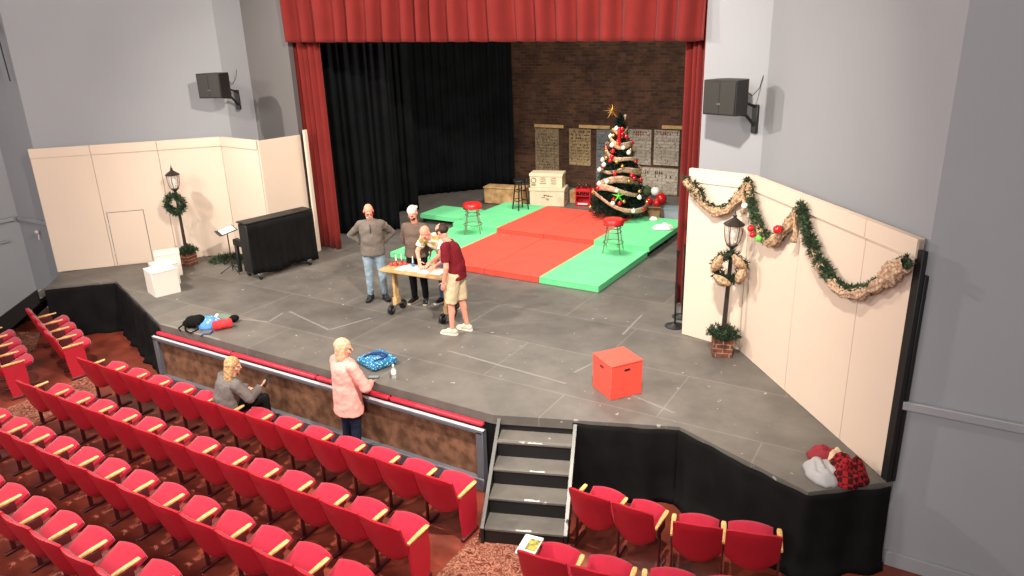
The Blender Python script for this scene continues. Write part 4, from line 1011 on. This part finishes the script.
def person(label,loc,rz,J={},h=1.75,girth=1.,female=False,yaw=0,pitch=0,top=None,sleeve='long',bottom='long',skin='skin',
           top_m=None,bot_m=None,shoe_m='black_paint',sole_m='white',hair=None,hair_m=None,hem=.80,extra=None,curl=.5,palm=None,loose=1.0,fdirL=None,fdirR=None,hr=0):
    s=h/1.75; j={k:(Vector(v)*s if isinstance(v,tuple) else v) for k,v in DEF.items()}
    for k,v in J.items(): j[k]=Vector(v) if isinstance(v,tuple) else v
    t=thing('person',label,'person',loc,rz)
    g=girth; sw=.92 if female else 1.
    X=(j['shR']-j['shL']).normalized(); XP=(j['hipR']-j['hipL']).normalized()
    HR=rotm(yaw,pitch,hr); hc=j['head']
    # ---- one continuous body
    b=MB()
    b.ecap(j['pelvis'],j['waist'],(.150*g,.105*g),(.130*g,.098*g),xax=XP); b.ecap(j['waist'],j['chest'],(.132*g,.10*g),(.155*sw*g,.112*g),xax=X)
    b.ecap(j['chest'],j['neck']-Vector((0,0,.03)),(.138*sw*g,.104*g),(.055,.052),xax=X)
    b.cap(j['neck']-Vector((0,0,.03)),hc-Vector((0,0,.05)),.058*s,.054*s)
    for q in 'LR':
        b.cap(j['neck']-Vector((0,0,.065)),j['sh'+q]-Vector((0,0,.015)),.044*s,.046*s); b.cap(j['sh'+q]-Vector((0,0,.015)),j['el'+q],.048*s,.040*s); b.cap(j['el'+q],j['wr'+q],.041*s,.026*s)
        b.cap(j['hip'+q],j['kn'+q],.082*min(g,1.12)*s,.054*s); b.cap(j['kn'+q],j['an'+q],.054*s,.034*s)
        kn=(j['kn'+q]+j['an'+q]*.0); cf=j['kn'+q].lerp(j['an'+q],.3); b.ell(cf+Vector((0,-.014,0)),(.042*s,.044*s,.1*s))
        fa=j['foot'+q]; fd=Vector((math.sin(fa),math.cos(fa),0)); a0=j['an'+q]; gz=a0.z-.085*s
        b.ecap(Vector((a0.x,a0.y,gz+.045))-fd*.03,Vector((a0.x,a0.y,gz+.032))+fd*.15,(.036,.032),(.04,.022),xax=fd.cross(Vector((0,0,1))))
        d=(j['wr'+q]-j['el'+q]).normalized() if not (fdirL if q=='L' else fdirR) else Vector(fdirL if q=='L' else fdirR).normalized()
        pn=Vector((1,0,0)) if q=='L' else Vector((-1,0,0))
        if palm and q in palm: pn=Vector(palm[q])
        hand(b,j['wr'+q],d,(1 if q=='L' else -1)*(-1),pn,curl,s*.98)
    def hp(x,y,z): return hc+HR@Vector((x*s,y*s,z*s))
    b.ell(hp(0,-.012,.035),(.076*s,.094*s,.088*s),HR); b.ell(hp(0,.012,-.045),(.058*s,.072*s,.068*s),HR)
    b.ell(hp(0,.045,-.088),(.032*s,.03*s,.026*s),HR); b.ell(hp(0,.078,.018),(.05*s,.018*s,.016*s),HR)
    b.cap(hp(0,.088,.012),hp(0,.106,-.024),.010*s,.014*s); b.ell(hp(0,.078,-.058),(.026*s,.018*s,.010*s),HR)
    for q in (-1,1):
        b.ell(hp(q*.078,-.008,-.005),(.012*s,.022*s,.034*s),HR); b.ell(hp(q*.042,.062,-.03),(.024*s,.022*s,.024*s),HR)
    remesh(b,.0075,2).build('body',skin,t,smooth=180)
    for q in (-1,1): MB().ell(hp(q*.031,.082,.002),(.011*s,.008*s,.008*s),HR,n=8,k=6).build('eye','eye',t)
    MB().ell(hp(0,.093,-.058),(.022*s,.006*s,.006*s),HR,n=10,k=6).build('mouth','lip',t)
    # ---- trousers
    if bot_m:
        p=MB(); lo=j['pelvis']
        p.ecap(lo+Vector((0,0,-.03)),j['waist'],(.158*g,.112*g),(.142*g,.106*g),xax=XP,ends=(1,0))
        for q in 'LR':
            if bottom=='long':
                p.cap(j['hip'+q],j['kn'+q],.098*min(g,1.12)*s,.072*s); p.cap(j['kn'+q],j['an'+q]+(j['kn'+q]-j['an'+q])*.03,.072*s,.056*s,ends=(1,0))
            else:
                e=j['kn'+q].lerp(j['hip'+q],.02); p.cap(j['hip'+q],e,.103*g*s,.092*s,ends=(1,0))
        remesh(p,.013,2,.006,14,seed=len(label)).build('shorts' if bottom=='short' else 'trousers',bot_m,t,smooth=180)
    # ---- top
    if top_m:
        p=MB(); w=j['waist'];c=j['chest'];pe=j['pelvis']; up=(w-pe).normalized()
        hemp=pe+up*(hem*s-.94*s) if True else pe
        p.ecap(hemp,w,(.184*g,.148*g),(.168*g,.132*g),xax=XP,ends=(0,1)); p.ecap(w,c,(.163*g,.125*g),(.176*sw*g,.130*g),xax=X)
        p.ecap(c,j['neck']-Vector((0,0,.03)),(.160*sw*g,.122*g),(.066,.064),xax=X,ends=(1,0))
        if female: p.ecap(c+Vector((-.075,.09,-.0)),c+Vector((.075,.09,-.0)),(.075,.075),(.075,.075))
        if g>1.1: p.ell(w.lerp(c,.15)+Vector((0,.06,0)),(.15*g,.10*g,.17))
        for q in 'LR':
            p.cap(j['neck']-Vector((0,0,.055)),j['sh'+q]-Vector((0,0,.012)),.066*s,.068*s)
            if sleeve=='long':
                p.cap(j['sh'+q]-Vector((0,0,.012)),j['el'+q],.066*loose*s,.060*loose*s); p.cap(j['el'+q],j['wr'+q].lerp(j['el'+q],.06),.062*loose*s,.044*loose*s,ends=(1,0))
            else:
                p.cap(j['sh'+q],j['sh'+q].lerp(j['el'+q],.72),.076*s,.074*s,ends=(1,0))
        remesh(p,.013,2,.010,11,seed=len(label)*.7).build(top or 'shirt',top_m,t,smooth=180)
    # ---- shoes
    for q in 'LR':
        fa=j['foot'+q]; fd=Vector((math.sin(fa),math.cos(fa),0)); a0=j['an'+q]; gz=a0.z-.085*s; o=Vector((a0.x,a0.y,gz)); lat=fd.cross(Vector((0,0,1)))
        p=MB(); p.ecap(o-fd*.045+Vector((0,0,.055)),o+fd*.06+Vector((0,0,.058)),(.044,.045),(.046,.045),xax=lat); p.ecap(o+fd*.05+Vector((0,0,.045)),o+fd*.165+Vector((0,0,.036)),(.048,.036),(.044,.024),xax=lat)
        p.cap(o+Vector((0,0,.06)),o+Vector((0,0,.10)),.046,.044,ends=(1,0))
        sh=remesh(p,.009,2).build('shoe',shoe_m,t,smooth=180)
        sp=[]
        for k in range(20):
            a=2*PI*k/20; l=math.cos(a); wd=math.sin(a); sp.append(o+fd*(.055+.150*l)+lat*(.050*math.copysign(abs(wd)**.7,wd)))
        MB().ring([[v+Vector((0,0,.003)) for v in sp],[v+Vector((0,0,.026)) for v in sp]]).build('sole',sole_m,sh)
    # ---- hair
    if hair:
        p=MB(); hair(p,hp,HR,s); remesh(p,.009,3,.003,26,seed=3).build('hair',hair_m,t,smooth=180)
    if extra: extra(t,hp,HR,s,j)
    return t
M['hoodie']=mat('grey_brown_fleece',(116,106,98),.9,var=.14,scale=9,spec=.1); M['taupe']=mat('taupe_sweater',(106,90,80),.9,var=.12,scale=9,spec=.1)
M['light_jeans']=mat('light_jeans',(150,166,176),.85,rgb2=(120,138,152),scale=7,spec=.1); M['black_sweats']=mat('black_sweatpants',(24,24,26),.85,spec=.15)
M['maroon']=mat('maroon_tshirt',(110,28,36),.85,spec=.1); M['khaki']=mat('khaki_shorts',(204,184,150),.85,spec=.1); M['blue_jeans']=mat('blue_jeans',(84,112,140),.85,rgb2=(58,84,114),scale=8,spec=.1)
M['print_tee']=mat_spots('printed_white_tshirt',(220,210,190),(170,150,80),9,.38); M['pink']=mat('pink_sweater',(238,168,156),.9,var=.08,spec=.1); M['dark_jeans']=mat('dark_jeans',(34,40,58),.85,spec=.1)
M['grey_top']=mat('grey_sweater',(112,104,100),.9,var=.1,spec=.1); M['blond']=mat('blond_hair',(212,184,152),.6,rgb2=(180,146,112),scale=30,spec=.3); M['blond2']=mat('streaked_blond_hair',(206,172,124),.6,rgb2=(146,108,70),scale=34,spec=.3)
M['brown_hair']=mat('dark_brown_hair',(52,36,28),.6,spec=.3); M['beard']=mat('grey_beard',(190,176,164),.9); M['cap_white']=mat('white_cap',(206,198,186),.8); M['tan_shoe']=mat('beige_sneaker',(206,192,168),.7); M['red_frame']=mat('red_spectacle_frame',(186,36,40),.3)
def specs(t,hp,HR,s,m='red_frame'):
    g=bpy.data.objects.new('glasses',None); mb=MB()
    for q in (-1,1): mb.tube([hp(q*.032+.024*math.cos(2*PI*k/14),.098,.002+.019*math.sin(2*PI*k/14)) for k in range(14)],.0035,5,closed=True); mb.tube([hp(q*.056,.096,.006),hp(q*.08,.05,.006),hp(q*.08,-.01,.004)],.003,5)
    mb.cyl(hp(-.009,.1,.004),hp(.009,.1,.004),.003,n=5); bpy.data.objects.remove(g); mb.build('glasses',m,t)
# man in grey fleece, hands behind his hips
def ex1(t,hp,HR,s,j):
    specs(t,hp,HR,s); p=MB(); p.ell(hp(0,.05,-.075),(.056*s,.05*s,.05*s),HR); p.ell(hp(0,.06,-.10),(.035*s,.035*s,.035*s),HR); remesh(p,.008,2,.004,40).build('beard','beard',t,smooth=180)
    c=j['chest']; MB().tube([c+Vector((0,.155,.11)),c+Vector((0,.165,.02)),c+Vector((0,.168,-.05))],.006,6).build('zip','black_paint',t)
def face(dx,dy): return math.atan2(dy,dx)-PI/2
person('bald man in grey fleece and light jeans, hands behind his hips, beside the table',(-3.97,2.52,0),face(.62,-.78),
  dict(head=(.01,.065,1.60),elR=(.36,-.15,1.16),wrR=(.19,-.17,.99),elL=(-.34,-.17,1.16),wrL=(-.17,-.17,.98),knL=(-.11,.02,.5),anL=(-.14,-.02,.085),anR=(.11,-.05,.085),footL=-.35,footR=.3),
  h=1.74,girth=1.16,pitch=math.radians(-26),yaw=math.radians(12),top='fleece_pullover',top_m='hoodie',bot_m='light_jeans',shoe_m='black_paint',sole_m='black_paint',hem=.84,extra=ex1,skin='skin_pink',palm={'R':(0,1,0),'L':(0,1,0)},fdirR=(-.5,.1,-.6),fdirL=(.5,.1,-.6))
# man with backwards white cap
def ex2(t,hp,HR,s,j):
    p=MB(); p.ell(hp(0,-.012,.05),(.085*s,.102*s,.080*s),HR); p.ell(hp(0,-.11,.02),(.055*s,.06*s,.012*s),HR); remesh(p,.009,2).build('baseball_cap','cap_white',t,smooth=180)
    p=MB(); p.ell(hp(0,.05,-.08),(.05*s,.045*s,.04*s),HR); remesh(p,.008,2,.003,40).build('beard',M['brown_hair'],t,smooth=180)
person('man in taupe sweater, black trousers and backwards white cap behind the table',(-3.22,2.76,0),face(.30,-.95),
  dict(head=(-.01,.075,1.595),elL=(-.26,-.06,1.12),wrL=(-.22,-.09,.90),elR=(.25,-.08,1.12),wrR=(.19,-.13,.92),footL=-.25,footR=.25),
  h=1.70,girth=1.16,pitch=math.radians(-30),yaw=math.radians(-8),top='sweater',top_m='taupe',bot_m='black_sweats',shoe_m='black_paint',sole_m='tan_shoe',hem=.86,extra=ex2,skin='skin_pink')
# man bending over the table
person('bald man in printed white t-shirt and jeans bending over the table',(-2.66,2.86,0),face(.05,-1),
  dict(waist=(.03,.05,1.05),chest=(.07,.21,1.19),neck=(.09,.32,1.29),head=(.10,.44,1.37),shL=(-.11,.26,1.25),shR=(.26,.24,1.25),elL=(-.15,.42,1.03),wrL=(.0,.50,.90),elR=(.32,.38,1.03),wrR=(.20,.52,.91),footL=-.2,footR=.3,anL=(-.17,.0,.085),knL=(-.13,.02,.5),anR=(.20,-.10,.085),knR=(.15,-.03,.5)),
  h=1.74,girth=1.06,pitch=math.radians(-42),sleeve='short',top='t_shirt',top_m='print_tee',bot_m='blue_jeans',shoe_m='black_paint',sole_m='white',hem=.86,palm={'L':(.5,0,-.8),'R':(-.5,0,-.8)},skin='skin_pink')
# man in maroon tee and shorts
def hair_fringe(p,hp,HR,s):
    p.ell(hp(0,-.05,.012),(.084*s,.072*s,.062*s),HR); 
    for q in (-1,1): p.ell(hp(q*.068,-.005,.025),(.018*s,.055*s,.04*s),HR)
    p.ell(hp(0,-.06,.06),(.07*s,.055*s,.05*s),HR)
person('man in maroon t-shirt, khaki shorts and beige sneakers leaning at the table end',(-1.86,1.97,0),face(-.93,-.22),
  dict(chest=(0,.05,1.30),neck=(0,.09,1.455),head=(0,.185,1.585),shL=(-.185,.07,1.40),shR=(.165,.13,1.365),elL=(-.232,.05,1.11),wrL=(-.215,.11,.875),elR=(.22,.16,1.14),wrR=(.16,.38,1.0),footL=.05,footR=.25,anL=(-.12,.06,.085),anR=(.10,-.10,.085),knL=(-.105,.06,.5),knR=(.1,-.03,.5)),
  h=1.80,girth=1.10,pitch=math.radians(-36),yaw=math.radians(-14),sleeve='short',bottom='short',top='t_shirt',top_m='maroon',bot_m='khaki',shoe_m='tan_shoe',sole_m='white',hem=.86,hair=hair_fringe,hair_m='brown_hair',skin='skin_pink',palm={'L':(1,0,0)})
# standing woman in pink
def hair_bob(p,hp,HR,s):
    p.ell(hp(0,-.022,.045),(.094*s,.108*s,.092*s),HR); p.ecap(hp(0,-.06,.03),hp(0,-.07,-.15),(.092*s,.058*s),(.078*s,.035*s),xax=HR@Vector((1,0,0)))
    for q in (-1,1): p.ecap(hp(q*.072,-.01,.04),hp(q*.078,-.02,-.13),(.026*s,.05*s),(.02*s,.034*s),xax=HR@Vector((1,0,0)))
person('woman with blond bob in pink sweater and dark jeans standing at the pit wall',(-2.02,-.36,FL),face(.22,.97),
  dict(elL=(-.30,.08,1.12),wrL=(-.16,.25,1.05),elR=(.29,.10,1.11),wrR=(.14,.28,1.06),head=(.01,.02,1.61)),
  h=1.78,girth=1.24,female=True,yaw=math.radians(-38),pitch=math.radians(-6),top='sweater',top_m='pink',bot_m='dark_jeans',shoe_m='black_paint',sole_m='black_paint',hem=.70,hair=hair_bob,hair_m='blond',palm={'L':(0,0,-1),'R':(0,0,-1)},loose=1.2)
# seated woman
def hair_long(p,hp,HR,s):
    p.ell(hp(0,-.022,.045),(.097*s,.112*s,.094*s),HR); p.ecap(hp(0,-.06,.03),hp(0,-.09,-.20),(.108*s,.066*s),(.135*s,.048*s),xax=HR@Vector((1,0,0)))
    for q in (-1,1): p.ecap(hp(q*.08,-.01,.04),hp(q*.115,-.03,-.18),(.034*s,.052*s),(.034*s,.044*s),xax=HR@Vector((1,0,0)))
def exs(t,hp,HR,s,j):
    w=j['wrR']; MB().box(w+Vector((.0,.10,.035)),(.07,.008,.13),rot=rotm(0,math.radians(-40)),b=.004).build('phone_in_hand','black_paint',t)
sx=XR-PITCH*7.5
person('woman with long blond hair in grey sweater seated in the front row holding a phone',(sx,-.80,FL),face(.25,.97),
  dict(pelvis=(0,-.05,.56),waist=(.01,-.05,.70),chest=(.04,.0,.885),neck=(.08,.05,1.02),head=(.11,.09,1.165),shL=(-.13,.02,.955),shR=(.24,.03,.945),elL=(-.24,.12,.74),wrL=(.0,.30,.70),elR=(.35,.14,.74),wrR=(.22,.36,.77),
   hipL=(-.1,.04,.55),knL=(-.12,.44,.53),anL=(-.13,.46,.085),hipR=(.1,.04,.55),knR=(.12,.44,.54),anR=(.13,.46,.085)),
  h=1.68,girth=1.22,female=True,yaw=math.radians(-52),pitch=math.radians(-4),top='sweater',top_m='grey_top',bot_m='black_sweats',shoe_m='black_paint',sole_m='black_paint',hem=.88,hair=hair_long,hair_m='blond2',extra=exs,palm={'R':(-.6,-.2,.6),'L':(0,0,-1)},loose=1.35)

# ------------------------------------------------------------------ lights
def area(name,loc,aim,size,power,col=(1,.93,.84),shape='DISK'):
    l=bpy.data.lights.new(name,'AREA'); l.energy=power; l.size=size; l.color=col; l.shape=shape
    o=bpy.data.objects.new(name,l); COL.objects.link(o); o.location=loc
    o.rotation_euler=(Vector(aim)-Vector(loc)).to_track_quat('-Z','Y').to_euler(); return o
def spot(name,loc,aim,power,ang,rad=.12,blend=.5,col=(1,.92,.82)):
    l=bpy.data.lights.new(name,'SPOT'); l.energy=power; l.spot_size=math.radians(ang); l.spot_blend=blend; l.shadow_soft_size=rad; l.color=col
    o=bpy.data.objects.new(name,l); COL.objects.link(o); o.location=loc
    o.rotation_euler=(Vector(aim)-Vector(loc)).to_track_quat('-Z','Y').to_euler(); return o
spot('front_light_left',(-8.2,-2.2,6.8),(-1.6,2.6,0.5),2900,130,blend=.8)
spot('front_light_right',(2.6,-2.2,6.8),(-5.0,2.6,0.8),4300,130,blend=.8)
spot('front_light_centre',(-3.2,-4.2,6.9),(-3.2,4.5,0),1200,90)
area('stage_work_light',(-3.0,7.0,6.6),(-3.0,7.6,0),2.5,560)
area('house_light_left',(-6.5,-8.5,6.4),(-5.0,-2.0,-1),2.5,620,col=(1,.96,.93))
area('house_light_right',(3.5,-9.5,6.4),(0,-2.0,-1),2.5,620,col=(1,.96,.93))
w=bpy.data.worlds.new('world'); SC.world=w; w.use_nodes=True; w.node_tree.nodes['Background'].inputs['Color'].default_value=(.98,.98,1,1); w.node_tree.nodes['Background'].inputs['Strength'].default_value=.32
vs=SC.view_settings; vs.view_transform='Standard'; vs.look='None'; vs.exposure=0; vs.gamma=1; vs.use_curve_mapping=False
